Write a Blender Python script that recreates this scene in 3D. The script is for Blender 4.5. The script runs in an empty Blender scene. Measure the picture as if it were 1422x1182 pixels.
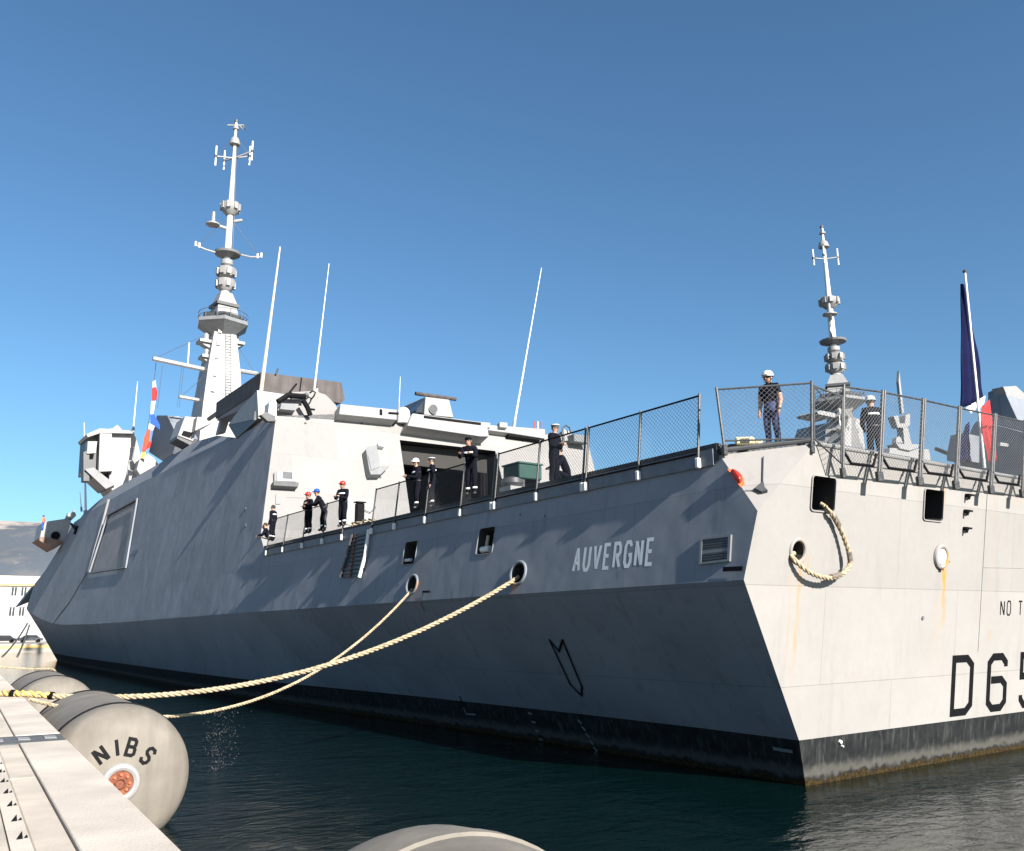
import bpy, bmesh, math, random
from mathutils import Vector, Matrix, Quaternion
from mathutils.bvhtree import BVHTree
R_ = math.radians
random.seed(7)
sc = bpy.context.scene
COL = sc.collection

# ------------------------------------------------------------------ camera, sky, sun
CAMP = Vector((-17.39851, -13.15761, 3.5))
CR = Matrix(((0.81821, -0.12016, -0.56222), (-0.57482, -0.18921, -0.79611), (-0.01072, 0.97456, -0.22388)))
CR = CR.to_quaternion().normalized().to_matrix()
FOC, PW, PH = 1216.0, 1422.0, 1182.0
cam = bpy.data.cameras.new('camera'); camo = bpy.data.objects.new('camera', cam); COL.objects.link(camo)
camo.matrix_world = Matrix.Translation(CAMP) @ CR.to_4x4()
cam.sensor_fit = 'HORIZONTAL'; cam.sensor_width = 36; cam.lens = FOC / PW * 36
cam.clip_start = 0.1; cam.clip_end = 20000
sc.camera = camo

SUN = Vector((0.030, -0.88, 0.468)).normalized()
w = bpy.data.worlds.new('World'); sc.world = w; w.use_nodes = True
nt = w.node_tree; nt.nodes.clear()
wo = nt.nodes.new('ShaderNodeOutputWorld'); bg = nt.nodes.new('ShaderNodeBackground'); sky = nt.nodes.new('ShaderNodeTexSky')
sky.sky_type = 'NISHITA'; sky.sun_disc = False
sky.sun_elevation = math.asin(SUN.z); sky.sun_rotation = math.atan2(SUN.x, SUN.y)
sky.air_density = 1.0; sky.dust_density = 0.7; sky.ozone_density = 5.5; sky.altitude = 0
bg.inputs[1].default_value = 0.06
tint = nt.nodes.new('ShaderNodeMix'); tint.data_type = 'RGBA'; tint.blend_type = 'MULTIPLY'; tint.inputs[0].default_value = 1.0
tint.inputs[7].default_value = (0.84, 1.0, 0.97, 1)
nt.links.new(sky.outputs[0], tint.inputs[6]); nt.links.new(tint.outputs[2], bg.inputs[0]); nt.links.new(bg.outputs[0], wo.inputs[0])
sl = bpy.data.lights.new('sun', 'SUN'); sl.energy = 5.0; sl.angle = R_(0.5); sl.color = (1.0, 0.935, 0.865)
so = bpy.data.objects.new('sun', sl); COL.objects.link(so); so.rotation_euler = SUN.to_track_quat('Z', 'Y').to_euler(); so.location = (0, -30, 60)
sc.view_settings.view_transform = 'Standard'; sc.view_settings.look = 'None'
sc.view_settings.exposure = 1.42; sc.view_settings.gamma = 1.0; sc.view_settings.use_curve_mapping = False

# ------------------------------------------------------------------ pixel -> place on a real plane
def ray(px, py): return (CR @ Vector(((px - PW / 2) / FOC, -(py - PH / 2) / FOC, -1.0)))
def on(px, py, P, N):
    d = ray(px, py); N = Vector(N); return CAMP + d * ((Vector(P) - CAMP).dot(N) / d.dot(N))
def atY(px, py, Y): return on(px, py, (0, Y, 0), (0, 1, 0))
def atX(px, py, X): return on(px, py, (X, 0, 0), (1, 0, 0))
def atZ(px, py, Z): return on(px, py, (0, 0, Z), (0, 0, 1))
FN = Vector((0, -1, .356)).normalized()
def atF(px, py, off=0.0): return on(px, py, Vector((0, 31, 8.14)) + FN * off, FN)
TN = Vector((0, -1, -.18)).normalized()
def atT(px, py, off=0.0): return on(px, py, TN * off, TN)
SN = Vector((-1.63, 0, .28 * 1.0)); SN = Vector((-1.43, 0, 0.28)).normalized()
SK = Vector((-2.79, 0, 4.4))
def atS(px, py, off=0.0): return on(px, py, SK + SN * off, SN)
def pix(wv):
    c = CR.transposed() @ (Vector(wv) - CAMP); return (PW / 2 + FOC * c.x / -c.z, PH / 2 - FOC * c.y / -c.z, -c.z)

# ------------------------------------------------------------------ materials
MATS = {}
def mat(name, base, rough=.6, metal=0.0, vary=0.12, scale=1.5, bump=0.0, bscale=20, streak=0.0, spec=.5, coat=0):
    if name in MATS: return MATS[name]
    m = bpy.data.materials.new(name); m.use_nodes = True; t = m.node_tree; b = t.nodes['Principled BSDF']
    b.inputs['Roughness'].default_value = rough; b.inputs['Metallic'].default_value = metal
    b.inputs['Specular IOR Level'].default_value = spec
    tc = t.nodes.new('ShaderNodeTexCoord')
    nz = t.nodes.new('ShaderNodeTexNoise'); nz.inputs['Scale'].default_value = scale; nz.inputs['Detail'].default_value = 6
    t.links.new(tc.outputs['Object'], nz.inputs['Vector'])
    mr = t.nodes.new('ShaderNodeMapRange'); mr.inputs[1].default_value = .3; mr.inputs[2].default_value = .7
    mr.inputs[3].default_value = 1 - vary; mr.inputs[4].default_value = 1 + vary
    t.links.new(nz.outputs['Fac'], mr.inputs[0])
    vm = t.nodes.new('ShaderNodeVectorMath'); vm.operation = 'SCALE'; vm.inputs[0].default_value = base[:3]
    t.links.new(mr.outputs[0], vm.inputs['Scale'])
    last = vm.outputs[0]
    if streak:
        mp = t.nodes.new('ShaderNodeMapping'); mp.inputs['Scale'].default_value = (2.2, 2.2, .14)
        n2 = t.nodes.new('ShaderNodeTexNoise'); n2.inputs['Scale'].default_value = 1.6; n2.inputs['Detail'].default_value = 5
        t.links.new(tc.outputs['Object'], mp.inputs[0]); t.links.new(mp.outputs[0], n2.inputs['Vector'])
        m2 = t.nodes.new('ShaderNodeMapRange'); m2.inputs[1].default_value = .35; m2.inputs[2].default_value = .75
        m2.inputs[3].default_value = 1 + streak * .4; m2.inputs[4].default_value = 1 - streak
        t.links.new(n2.outputs['Fac'], m2.inputs[0])
        v2 = t.nodes.new('ShaderNodeVectorMath'); v2.operation = 'SCALE'
        t.links.new(last, v2.inputs[0]); t.links.new(m2.outputs[0], v2.inputs['Scale']); last = v2.outputs[0]
    t.links.new(last, b.inputs['Base Color'])
    if bump:
        n3 = t.nodes.new('ShaderNodeTexNoise'); n3.inputs['Scale'].default_value = bscale; n3.inputs['Detail'].default_value = 4
        t.links.new(tc.outputs['Object'], n3.inputs['Vector'])
        bp = t.nodes.new('ShaderNodeBump'); bp.inputs['Strength'].default_value = bump; bp.inputs['Distance'].default_value = .02
        t.links.new(n3.outputs['Fac'], bp.inputs['Height']); t.links.new(bp.outputs[0], b.inputs['Normal'])
    MATS[name] = m
    return m

class NG:
    """tiny node-expression helper"""
    def __init__(s, m): s.t = m.node_tree
    def n(s, typ, **k):
        x = s.t.nodes.new(typ)
        for a, v in k.items(): setattr(x, a, v)
        return x
    def m(s, op, a, b=None, c=None):
        x = s.t.nodes.new('ShaderNodeMath'); x.operation = op
        for i, v in enumerate((a, b, c)):
            if v is None: continue
            if isinstance(v, (int, float)): x.inputs[i].default_value = v
            else: s.t.links.new(v, x.inputs[i])
        return x.outputs[0]
    def sstep(s, v, lo, hi):
        x = s.t.nodes.new('ShaderNodeMapRange'); x.interpolation_type = 'SMOOTHSTEP'
        x.inputs[1].default_value = lo; x.inputs[2].default_value = hi; s.t.links.new(v, x.inputs[0]); return x.outputs[0]
    def mix(s, f, a, b):
        x = s.t.nodes.new('ShaderNodeMix'); x.data_type = 'RGBA'
        if isinstance(f, (int, float)): x.inputs[0].default_value = f
        else: s.t.links.new(f, x.inputs[0])
        for i, v in ((6, a), (7, b)):
            if isinstance(v, tuple): x.inputs[i].default_value = (v[0], v[1], v[2], 1)
            else: s.t.links.new(v, x.inputs[i])
        return x.outputs[2]

def hull_material(name, base, rusts=(), horiz='Y', dirt=1.0):
    """grey ship paint: oil-canned plates, faint welds, dirt runs and rust runs below fittings.
       rusts: (horizontal coordinate, top z, width, length, strength)"""
    m = bpy.data.materials.new(name); m.use_nodes = True; g = NG(m); t = g.t; b = t.nodes['Principled BSDF']
    tc = g.n('ShaderNodeTexCoord'); sep = g.n('ShaderNodeSeparateXYZ'); t.links.new(tc.outputs['Object'], sep.inputs[0])
    X, Y, Z = sep.outputs; H = Y if horiz == 'Y' else X
    def noise(scale, vec=(1, 1, 1), det=5):
        mp = g.n('ShaderNodeMapping'); mp.inputs['Scale'].default_value = vec; t.links.new(tc.outputs['Object'], mp.inputs[0])
        nz = g.n('ShaderNodeTexNoise'); nz.inputs['Scale'].default_value = scale; nz.inputs['Detail'].default_value = det
        t.links.new(mp.outputs[0], nz.inputs['Vector']); return nz.outputs['Fac']
    big = noise(.35); fine = noise(6, det=8); st = noise(1.5, (2.0, 2.0, .12)); st2 = noise(4, (2.5, 2.5, .06))
    f = g.m('ADD', g.m('MULTIPLY', g.m('SUBTRACT', big, .5), .42 * dirt), 1.0)
    f = g.m('MULTIPLY', f, g.m('ADD', g.m('MULTIPLY', g.m('SUBTRACT', fine, .5), .10), 1.0))
    f = g.m('MULTIPLY', f, g.m('SUBTRACT', 1.03, g.m('MULTIPLY', g.sstep(st, .52, .78), .20 * dirt)))
    f = g.m('MULTIPLY', f, g.m('SUBTRACT', 1.0, g.m('MULTIPLY', g.sstep(st2, .58, .75), .10 * dirt)))
    # plate welds
    br = g.n('ShaderNodeTexBrick'); cb = g.n('ShaderNodeCombineXYZ'); t.links.new(H, cb.inputs[0]); t.links.new(Z, cb.inputs[1])
    t.links.new(cb.outputs[0], br.inputs['Vector']); br.inputs['Scale'].default_value = 1.0
    br.inputs['Brick Width'].default_value = 5.6; br.inputs['Row Height'].default_value = 2.15; br.inputs['Mortar Size'].default_value = .012
    br.inputs['Mortar Smooth'].default_value = .4
    br.inputs['Color1'].default_value = (1, 1, 1, 1); br.inputs['Color2'].default_value = (.88, .88, .88, 1); br.inputs['Mortar'].default_value = (.78, .78, .78, 1)
    vm = g.n('ShaderNodeVectorMath', operation='SCALE'); vm.inputs[0].default_value = base; t.links.new(f, vm.inputs['Scale'])
    mu = g.n('ShaderNodeVectorMath', operation='MULTIPLY'); t.links.new(vm.outputs[0], mu.inputs[0]); t.links.new(br.outputs['Color'], mu.inputs[1])
    col = mu.outputs[0]
    wob = g.m('MULTIPLY', g.m('SUBTRACT', noise(2.5), .5), .12)
    for (h0, z0, wd, ln, s) in rusts:
        dh = g.m('ABSOLUTE', g.m('ADD', g.m('SUBTRACT', H, h0), wob))
        a = g.m('SUBTRACT', 1.0, g.sstep(dh, wd * .3, wd))
        dz = g.m('SUBTRACT', z0, Z)
        v = g.m('MULTIPLY', g.sstep(dz, -.03, .03), g.m('SUBTRACT', 1.0, g.sstep(dz, ln * .2, ln)))
        k = g.m('MULTIPLY', g.m('MULTIPLY', a, v), g.m('MULTIPLY', g.sstep(st2, .3, .65), s))
        col = g.mix(k, col, (.42, .19, .045))
    t.links.new(col, b.inputs['Base Color'])
    b.inputs['Roughness'].default_value = .65; b.inputs['Specular IOR Level'].default_value = .15
    bp = g.n('ShaderNodeBump'); bp.inputs['Strength'].default_value = .5; bp.inputs['Distance'].default_value = .06
    hh = g.m('ADD', g.m('MULTIPLY', noise(.55, (1, 1, 1), 2), 1.6), g.m('MULTIPLY', br.outputs['Fac'], -.10))
    t.links.new(hh, bp.inputs['Height']); t.links.new(bp.outputs[0], b.inputs['Normal'])
    MATS[name] = m
    return m

SHADED_GREY = (.186, .203, .228)  # ship paint darkened and blued, shade of the port side put into the colour
M_side = hull_material('port_side_paint_shaded', SHADED_GREY, [(13.2, 5.05, .25, 1.0, .5), (7.55, 5.05, .22, .9, .9), (9.3, 5.9, .2, .7, .35), (13.45, 6.0, .15, 1.2, .4)], 'Y')
M_tr = hull_material('transom_paint_lit', (.252, .242, .229), [(-.98, 5.35, .10, 4.6, .6), (4.9, 5.25, .11, 2.4, 1.3), (5.0, 5.25, .04, 3.2, .8), (-.7, 5.3, .05, 1.2, .6), (4.75, 6.9, .05, .9, .5), (4.62, 4.0, .12, 2.2, .2), (7.3, 6.95, .07, 5.2, .16), (-1.25, 4.7, .06, 3.2, .25), (7.35, 3.25, .06, .35, .8), (9.2, 6.9, 1.2, .25, .18)], 'X', .45)  # same ship paint, lighter and warmer to carry the sunlight on the stern
M_sup = hull_material('superstructure_paint_shaded', SHADED_GREY, [(45, 14, .2, 1.5, .2), (60, 13, .2, 2, .2)], 'Y')
M_hang = hull_material('hangar_wall_paint_lit', (.228, .221, .214), [(2.0, 8.9, .1, 1.0, .25)], 'X', .4)  # sunlit copy of the ship paint for the aft-facing hangar wall
M_light = mat('light_grey_paint', (.235, .233, .227), .5, vary=.06, scale=3, streak=.08)
M_grey = mat('mid_grey_paint', (.15, .156, .16), .5, vary=.1, scale=2, streak=.12)
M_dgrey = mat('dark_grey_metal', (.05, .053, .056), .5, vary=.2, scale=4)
M_black = mat('black_paint', (.004, .004, .005), .7, vary=.2, scale=4, spec=.12)
M_void = mat('unlit_interior_paint', (.02, .02, .02), .9, vary=.2)  # near-black colour paints in the shade inside doorway, bay and ports
M_rubber = mat('weathered_black_rubber', (.03, .035, .04), .8, vary=.35, scale=8, bump=.4, bscale=14)
M_soot = mat('sooty_funnel_plating', (.055, .045, .042), .7, vary=.35, scale=1.2, streak=.4)
M_white = mat('white_paint', (.60, .60, .585), .45, vary=.05)
M_rail = mat('galvanised_steel', (.04, .04, .04), .5, vary=.95, scale=26)
M_net = mat('netting_wire', (.10, .10, .105), .7, vary=.2, scale=6)
M_deck = mat('deck_paint', (.10, .11, .12), .8, vary=.15, bump=.2)
M_navy = mat('navy_cotton', (.0045, .005, .009), .95, vary=.3, scale=14, bump=.3, bscale=30, spec=.1)
M_skin = mat('skin', (.36, .20, .135), .6, vary=.08, scale=10)
M_red = mat('red_plastic', (.42, .025, .015), .35, vary=.05)
M_blue = mat('blue_plastic', (.01, .06, .30), .35, vary=.05)
M_orange = mat('orange_plastic', (.65, .12, .04), .5, vary=.1)
M_boot = mat('black_leather', (.015, .014, .014), .5, vary=.2)
M_hair = mat('dark_hair', (.02, .015, .012), .8, vary=.3, scale=30)
M_reflect = mat('white_reflective_band', (.75, .75, .73), .4, vary=.05)
M_yellow = mat('yellow_fabric', (.75, .65, .35), .7, vary=.1)
M_rope = mat('cream_mooring_rope', (.33, .265, .17), .9, vary=.45, scale=12, bump=.5, bscale=60)
M_ropey = mat('yellow_rope_sleeve', (.52, .35, .08), .85, vary=.3, scale=10, bump=.5, bscale=60)
M_roped = mat('dark_rope', (.05, .055, .06), .9, vary=.3, scale=10)
M_fend = mat('grey_fender_skin', (.152, .136, .112), .75, vary=.16, scale=1.6, streak=.22, bump=.25, bscale=9)
M_rust = mat('rusty_steel', (.15, .045, .02), .8, vary=.5, scale=12, bump=.4)
M_green = mat('green_tarpaulin', (.01, .048, .038), .7, vary=.2, scale=3)
M_ant = mat('fibreglass_whip', (.62, .63, .62), .5, vary=.05)
M_tan = mat('tan_fibreglass', (.52, .42, .28), .5, vary=.08)
M_glass = mat('dark_window_glass', (.03, .035, .04), .12, vary=.1)
M_blueflag = mat('navy_blue_flag_cloth', (.005, .007, .035), .9, vary=.15, scale=4, spec=.1)
M_redflag = mat('red_flag_cloth', (.45, .015, .015), .85, vary=.1, scale=4)
M_whiteflag = mat('white_flag_cloth', (.5, .5, .5), .85, vary=.05)
M_bflag2 = mat('bright_blue_flag_cloth', (.01, .06, .35), .85, vary=.1)
M_oflag = mat('orange_red_flag_cloth', (.48, .05, .02), .85, vary=.1)
M_yflag = mat('yellow_flag_cloth', (.8, .5, .05), .85, vary=.1)

def boot_material():
    m = bpy.data.materials.new('boot_top_paint'); m.use_nodes = True; g = NG(m); t = g.t; b = t.nodes['Principled BSDF']
    tc = g.n('ShaderNodeTexCoord'); sep = g.n('ShaderNodeSeparateXYZ'); t.links.new(tc.outputs['Object'], sep.inputs[0]); Z = sep.outputs[2]
    def noise(scale, vec, det=6):
        mp = g.n('ShaderNodeMapping'); mp.inputs['Scale'].default_value = vec; t.links.new(tc.outputs['Object'], mp.inputs[0])
        nz = g.n('ShaderNodeTexNoise'); nz.inputs['Scale'].default_value = scale; nz.inputs['Detail'].default_value = det
        t.links.new(mp.outputs[0], nz.inputs['Vector']); return nz.outputs['Fac']
    s = noise(3, (3, 3, .25)); n = noise(4, (1, 1, 1)); n2 = noise(14, (1, 1, 1))
    col = g.mix(g.sstep(s, .50, .8), (.010, .011, .012), (.050, .052, .050))
    col = g.mix(g.m('MULTIPLY', g.sstep(n, .35, .8), .6), col, (.025, .03, .028))
    z1 = g.m('ADD', Z, g.m('MULTIPLY', g.m('SUBTRACT', n, .5), .35))
    band = g.m('MULTIPLY', g.sstep(z1, .12, .24), g.m('SUBTRACT', 1.0, g.sstep(z1, .26, .50)))
    col = g.mix(g.m('MULTIPLY', band, .6), col, (.095, .092, .08))
    alg = g.m('SUBTRACT', 1.0, g.sstep(z1, .06, .17))
    acol = g.mix(g.sstep(n2, .4, .6), (.016, .010, .005), (.040, .028, .008))
    col = g.mix(alg, col, acol)
    t.links.new(col, b.inputs['Base Color']); b.inputs['Roughness'].default_value = .85; b.inputs['Specular IOR Level'].default_value = .12
    return m
M_boot_top = boot_material()

# ------------------------------------------------------------------ mesh helpers
def wloc(o):
    v = Vector((0, 0, 0))
    while o: v += o.location; o = o.parent
    return v
def props(o, label=None, cat=None, group=None, kind=None):
    if label: o['label'] = label
    if cat: o['category'] = cat
    if group: o['group'] = group
    if kind: o['kind'] = kind
    return o
def thing(name, loc, label, cat, group=None):
    o = bpy.data.objects.new(name, None); COL.objects.link(o); o.location = loc; o.empty_display_size = .3
    return props(o, label, cat, group)
class MB:
    def __init__(s): s.v = []; s.f = []; s.mi = []
    def add(s, vs, fs, mi=0):
        k = len(s.v); s.v += [Vector(v) for v in vs]; s.f += [tuple(i + k for i in f) for f in fs]; s.mi += [mi] * len(fs); return s
    def box(s, lo, hi, mi=0):
        (a, b, c), (d, e, f) = lo, hi
        return s.add([(a, b, c), (d, b, c), (d, e, c), (a, e, c), (a, b, f), (d, b, f), (d, e, f), (a, e, f)],
                     [(0, 3, 2, 1), (4, 5, 6, 7), (0, 1, 5, 4), (1, 2, 6, 5), (2, 3, 7, 6), (3, 0, 4, 7)], mi)
    def obox(s, c, ax, hx, hy, hz, mi=0):
        c = Vector(c); X, Y, Z = ax; vs = []
        for sz in (-1, 1):
            for sx, sy in ((-1, -1), (1, -1), (1, 1), (-1, 1)): vs.append(c + X * hx * sx + Y * hy * sy + Z * hz * sz)
        return s.add(vs, [(0, 3, 2, 1), (4, 5, 6, 7), (0, 1, 5, 4), (1, 2, 6, 5), (2, 3, 7, 6), (3, 0, 4, 7)], mi)
    def prism(s, pts, ext, mi=0, top=None):
        pts = [Vector(p) for p in pts]; n = len(pts); b2 = [Vector(p) for p in top] if top else [p + Vector(ext) for p in pts]
        fs = [tuple(range(n)), tuple(range(2 * n - 1, n - 1, -1))] + [(i, i + n, (i + 1) % n + n, (i + 1) % n) for i in range(n)]
        return s.add(pts + b2, fs, mi)
    def tube(s, path, r, n=8, mi=0, cap=True):
        path = [Vector(p) for p in path]; rr = r if isinstance(r, (list, tuple)) else [r] * len(path)
        up = Vector((0, 0, 1)); rings = []; prev = None
        for i, p in enumerate(path):
            d = (path[min(i + 1, len(path) - 1)] - path[max(i - 1, 0)]).normalized()
            if prev is None:
                a = d.cross(up)
                if a.length < .1: a = d.cross(Vector((1, 0, 0)))
                a.normalize()
            else:
                a = prev - d * prev.dot(d); a.normalize()
            prev = a; b = d.cross(a)
            rings.append([p + (a * math.cos(2 * math.pi * k / n) + b * math.sin(2 * math.pi * k / n)) * rr[i] for k in range(n)])
        vs = [v for r_ in rings for v in r_]; fs = []
        for i in range(len(path) - 1):
            for k in range(n): fs.append((i * n + k, i * n + (k + 1) % n, (i + 1) * n + (k + 1) % n, (i + 1) * n + k))
        if cap: fs += [tuple(range(n - 1, -1, -1)), tuple(range((len(path) - 1) * n, len(path) * n))]
        return s.add(vs, fs, mi)
    def lathe(s, prof, o=(0, 0, 0), axis=(0, 0, 1), n=24, mi=0, rot=0.0):
        """prof: list of (distance along axis, radius)"""
        o = Vector(o); A = Vector(axis).normalized(); a = A.cross(Vector((0, 0, 1)))
        if a.length < .1: a = Vector((1, 0, 0)) - A * A.x
        a.normalize(); b = A.cross(a); vs = []; fs = []
        for (h, r) in prof:
            for k in range(n):
                t = 2 * math.pi * k / n + rot; vs.append(o + A * h + (a * math.cos(t) + b * math.sin(t)) * max(r, 1e-4))
        m = len(prof)
        for i in range(m - 1):
            for k in range(n): fs.append((i * n + k, i * n + (k + 1) % n, (i + 1) * n + (k + 1) % n, (i + 1) * n + k))
        fs += [tuple(range(n - 1, -1, -1)), tuple(range((m - 1) * n, m * n))]
        return s.add(vs, fs, mi)
    def build(s, name, mats, parent=None, smooth=False, bevel=0, fix=True, sharp=35):
        if not isinstance(mats, (list, tuple)): mats = [mats]
        off = wloc(parent) if parent else Vector((0, 0, 0))
        me = bpy.data.meshes.new(name); me.from_pydata([tuple(v - off) for v in s.v], [], s.f); me.update()
        for m in mats: me.materials.append(m)
        for p, k in zip(me.polygons, s.mi): p.material_index = k
        if fix:
            bm = bmesh.new(); bm.from_mesh(me); bmesh.ops.recalc_face_normals(bm, faces=bm.faces); bm.to_mesh(me); bm.free()
        o = bpy.data.objects.new(name, me); COL.objects.link(o)
        if parent: o.parent = parent
        if smooth:
            me.shade_smooth(); me.set_sharp_from_angle(angle=R_(sharp))
        if bevel:
            b = o.modifiers.new('bevel', 'BEVEL'); b.width = bevel; b.segments = 1; b.limit_method = 'ANGLE'
        return o
def P(name, m, parent): return lambda mb, **k: mb.build(name, m, parent, **k)
def copy_tree(o, parent=None):
    c = o.copy(); COL.objects.link(c)
    if parent: c.parent = parent
    for ch in list(o.children): copy_tree(ch, c)
    return c
def evalmesh(o):
    bpy.context.view_layer.update()
    dg = bpy.context.evaluated_depsgraph_get(); return bpy.data.meshes.new_from_object(o.evaluated_get(dg))
def cut(o, cutters, mats=None):
    """subtract closed cutter meshes (MB) from o, for good"""
    tmp = []
    for mb in cutters:
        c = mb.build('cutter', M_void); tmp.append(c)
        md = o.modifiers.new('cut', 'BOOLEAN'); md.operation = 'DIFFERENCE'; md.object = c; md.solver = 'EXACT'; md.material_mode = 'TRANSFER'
    me = evalmesh(o); o.modifiers.clear(); o.data = me
    for c in tmp: bpy.data.objects.remove(c)
def bvh(*objs):
    vs = []; fs = []
    for o in objs:
        k = len(vs); off = wloc(o); vs += [v.co + off for v in o.data.vertices]; fs += [[i + k for i in p.vertices] for p in o.data.polygons]
    return BVHTree.FromPolygons(vs, fs)

# ------------------------------------------------------------------ letters: stroked glyphs laid a few millimetres proud of the surface
GL = {
 'A': [[(0, 0), (.28, 1)], [(.32, 1), (.6, 0)], [(.13, .33), (.47, .33)]], 'U': [[(0, 1), (0, .2), (.15, 0), (.42, 0), (.57, .2), (.57, 1)]],
 'V': [[(0, 1), (.28, 0)], [(.32, 0), (.6, 1)]], 'E': [[(.52, 1), (0, 1), (0, 0), (.52, 0)], [(.06, .52), (.42, .52)]],
 'R': [[(0, 0), (0, 1), (.42, 1), (.55, .86), (.55, .62), (.42, .5), (.07, .5)], [(.3, .43), (.57, 0)]],
 'G': [[(.56, .82), (.42, 1), (.14, 1), (0, .82), (0, .18), (.14, 0), (.42, 0), (.56, .18), (.56, .46), (.33, .46)]],
 'N': [[(0, 0), (0, 1)], [(.03, .97), (.52, .03)], [(.55, 0), (.55, 1)]], 'O': [[(.28, 1), (.12, 1), (0, .82), (0, .18), (.12, 0), (.42, 0), (.54, .18), (.54, .82), (.42, 1), (.27, 1)]],
 'T': [[(0, 1), (.56, 1)], [(.28, .93), (.28, 0)]],
 'D': [[(0, .5), (0, 0), (.36, 0), (.5, .13), (.5, .87), (.36, 1), (0, 1), (0, .49)]],
 '6': [[(.5, .80), (.5, .88), (.38, 1), (.12, 1), (0, .88), (0, .12), (.12, 0), (.38, 0), (.5, .12), (.5, .44), (.38, .55), (.07, .55)]],
 '5': [[(.5, 1), (0, 1), (0, .58), (.36, .58), (.5, .46), (.5, .12), (.38, 0), (.1, 0), (0, .12), (0, .2)]],
 'I': [[(0, 0), (0, 1)]], 'S': [[(.5, .82), (.38, 1), (.12, 1), (0, .84), (0, .66), (.12, .54), (.38, .48), (.5, .36), (.5, .16), (.38, 0), (.12, 0), (0, .18)]],
 'B': [[(.0, .5), (0, 0), (.38, 0), (.5, .12), (.5, .40), (.40, .52), (.07, .52)], [(0, .51), (0, 1), (.36, 1), (.47, .88), (.47, .64), (.40, .58)]],
}
def strip(mb, pts, wd, to3, lift, mi=0):
    """mitred flat band along a 2-D polyline"""
    pts = [Vector(p) for p in pts]; L = []; Rr = []
    for i, p in enumerate(pts):
        d0 = (p - pts[i - 1]).normalized() if i else None; d1 = (pts[i + 1] - p).normalized() if i < len(pts) - 1 else None
        if d0 is None: d0 = d1
        if d1 is None: d1 = d0
        n0 = Vector((-d0.y, d0.x)); n1 = Vector((-d1.y, d1.x)); nn = (n0 + n1).normalized(); k = wd / 2 / max(.72, nn.dot(n0))
        L.append(p + nn * k); Rr.append(p - nn * k)
    vs = [to3(q, lift) for q in L + Rr]; n = len(pts)
    mb.add(vs, [(i, i + 1, n + i + 1, n + i) for i in range(n - 1)], mi)
def write(text, O, U, V, h, wf, adv, wd, m, parent, lift=.004, name='letter', fn=None):
    """text from origin O, right U, up V (unit vectors), height h, width factor wf"""
    U = Vector(U); V = Vector(V); N = U.cross(V).normalized(); x = 0
    for ch in text:
        if ch == ' ': x += adv * .8; continue
        mb = MB()
        for si, st in enumerate(GL[ch]):
            def to3(q, l, x=x): return Vector(O) + U * (x + q.x) + V * q.y + N * l
            strip(mb, [(a * wf * h, b * h) for a, b in st], wd, to3, lift + si * .0015)
        mb.build(name, m, parent, fix=False); x += adv if adv > 0 else (max(a for st in GL[ch] for a, b in st) * wf * h - adv)

# ================================================================== WATER, QUAYS, HILL
def water_material():
    m = bpy.data.materials.new('harbour_water'); m.use_nodes = True; g = NG(m); t = g.t; b = t.nodes['Principled BSDF']
    b.inputs['Base Color'].default_value = (.0006, .006, .006, 1); b.inputs['Roughness'].default_value = .07; b.inputs['IOR'].default_value = 1.33
    tc = g.n('ShaderNodeTexCoord')
    def noise(scale, vec, det=4, rot=0, dist=0):
        mp = g.n('ShaderNodeMapping'); mp.inputs['Scale'].default_value = vec; mp.inputs['Rotation'].default_value = (0, 0, rot); t.links.new(tc.outputs['Object'], mp.inputs[0])
        nz = g.n('ShaderNodeTexNoise'); nz.inputs['Scale'].default_value = scale; nz.inputs['Detail'].default_value = det; nz.inputs['Distortion'].default_value = dist
        t.links.new(mp.outputs[0], nz.inputs['Vector']); return nz.outputs['Fac']
    h = g.m('ADD', g.m('MULTIPLY', noise(.5, (1, 1.5, 1), 3, .5, .6), .5), g.m('ADD', g.m('MULTIPLY', noise(2.0, (1, 1.9, 1), 4, .8, .8), .22), g.m('MULTIPLY', noise(7, (1, 1.6, 1), 3, .3, .5), .05)))
    bp = g.n('ShaderNodeBump'); bp.inputs['Strength'].default_value = .55; bp.inputs['Distance'].default_value = .22
    t.links.new(h, bp.inputs['Height']); t.links.new(bp.outputs[0], b.inputs['Normal'])
    return m
M_water = water_material()
mb = MB(); Rw = 9000
mb.add([(-Rw, -Rw, 0), (Rw, -Rw, 0), (Rw, Rw, 0), (-Rw, Rw, 0)], [(0, 1, 2, 3)])
props(mb.build('water', M_water), kind='structure')

# quay: edge line through two measured points at z = 1.9
QA = Vector((-14.47, 8.79, 0)); QD = Vector((.06, 1, 0)).normalized(); QI = Vector((-QD.y, QD.x, 0))   # QI points inland (-X)
QS = .875; QZ = 2.1
QA = Vector((CAMP.x + (QA.x - CAMP.x) * QS, CAMP.y + (QA.y - CAMP.y) * QS, 0))
def Q(a, b, z=QZ): return Vector((QA.x, QA.y, 0)) + QD * (a * QS) + QI * (b * QS) + Vector((0, 0, z))
M_conc = mat('pale_concrete', (.47, .415, .35), .85, vary=.17, scale=1.1, bump=.5, bscale=40)
M_conc2 = mat('worn_concrete', (.42, .37, .305), .9, vary=.2, scale=1.7, bump=.4, bscale=50)
M_cond = mat('stained_concrete', (.42, .33, .28), .9, vary=.3, scale=3, bump=.4, bscale=50)
mb = MB(); a0, a1 = -60, 140
mb.prism([Q(a0, .05, -1.5), Q(a1, .05, -1.5), Q(a1, .05, QZ - .16), Q(a0, .05, QZ - .16)], QI * 60)
quay = props(mb.build('quay', M_cond), kind='structure')
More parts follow.
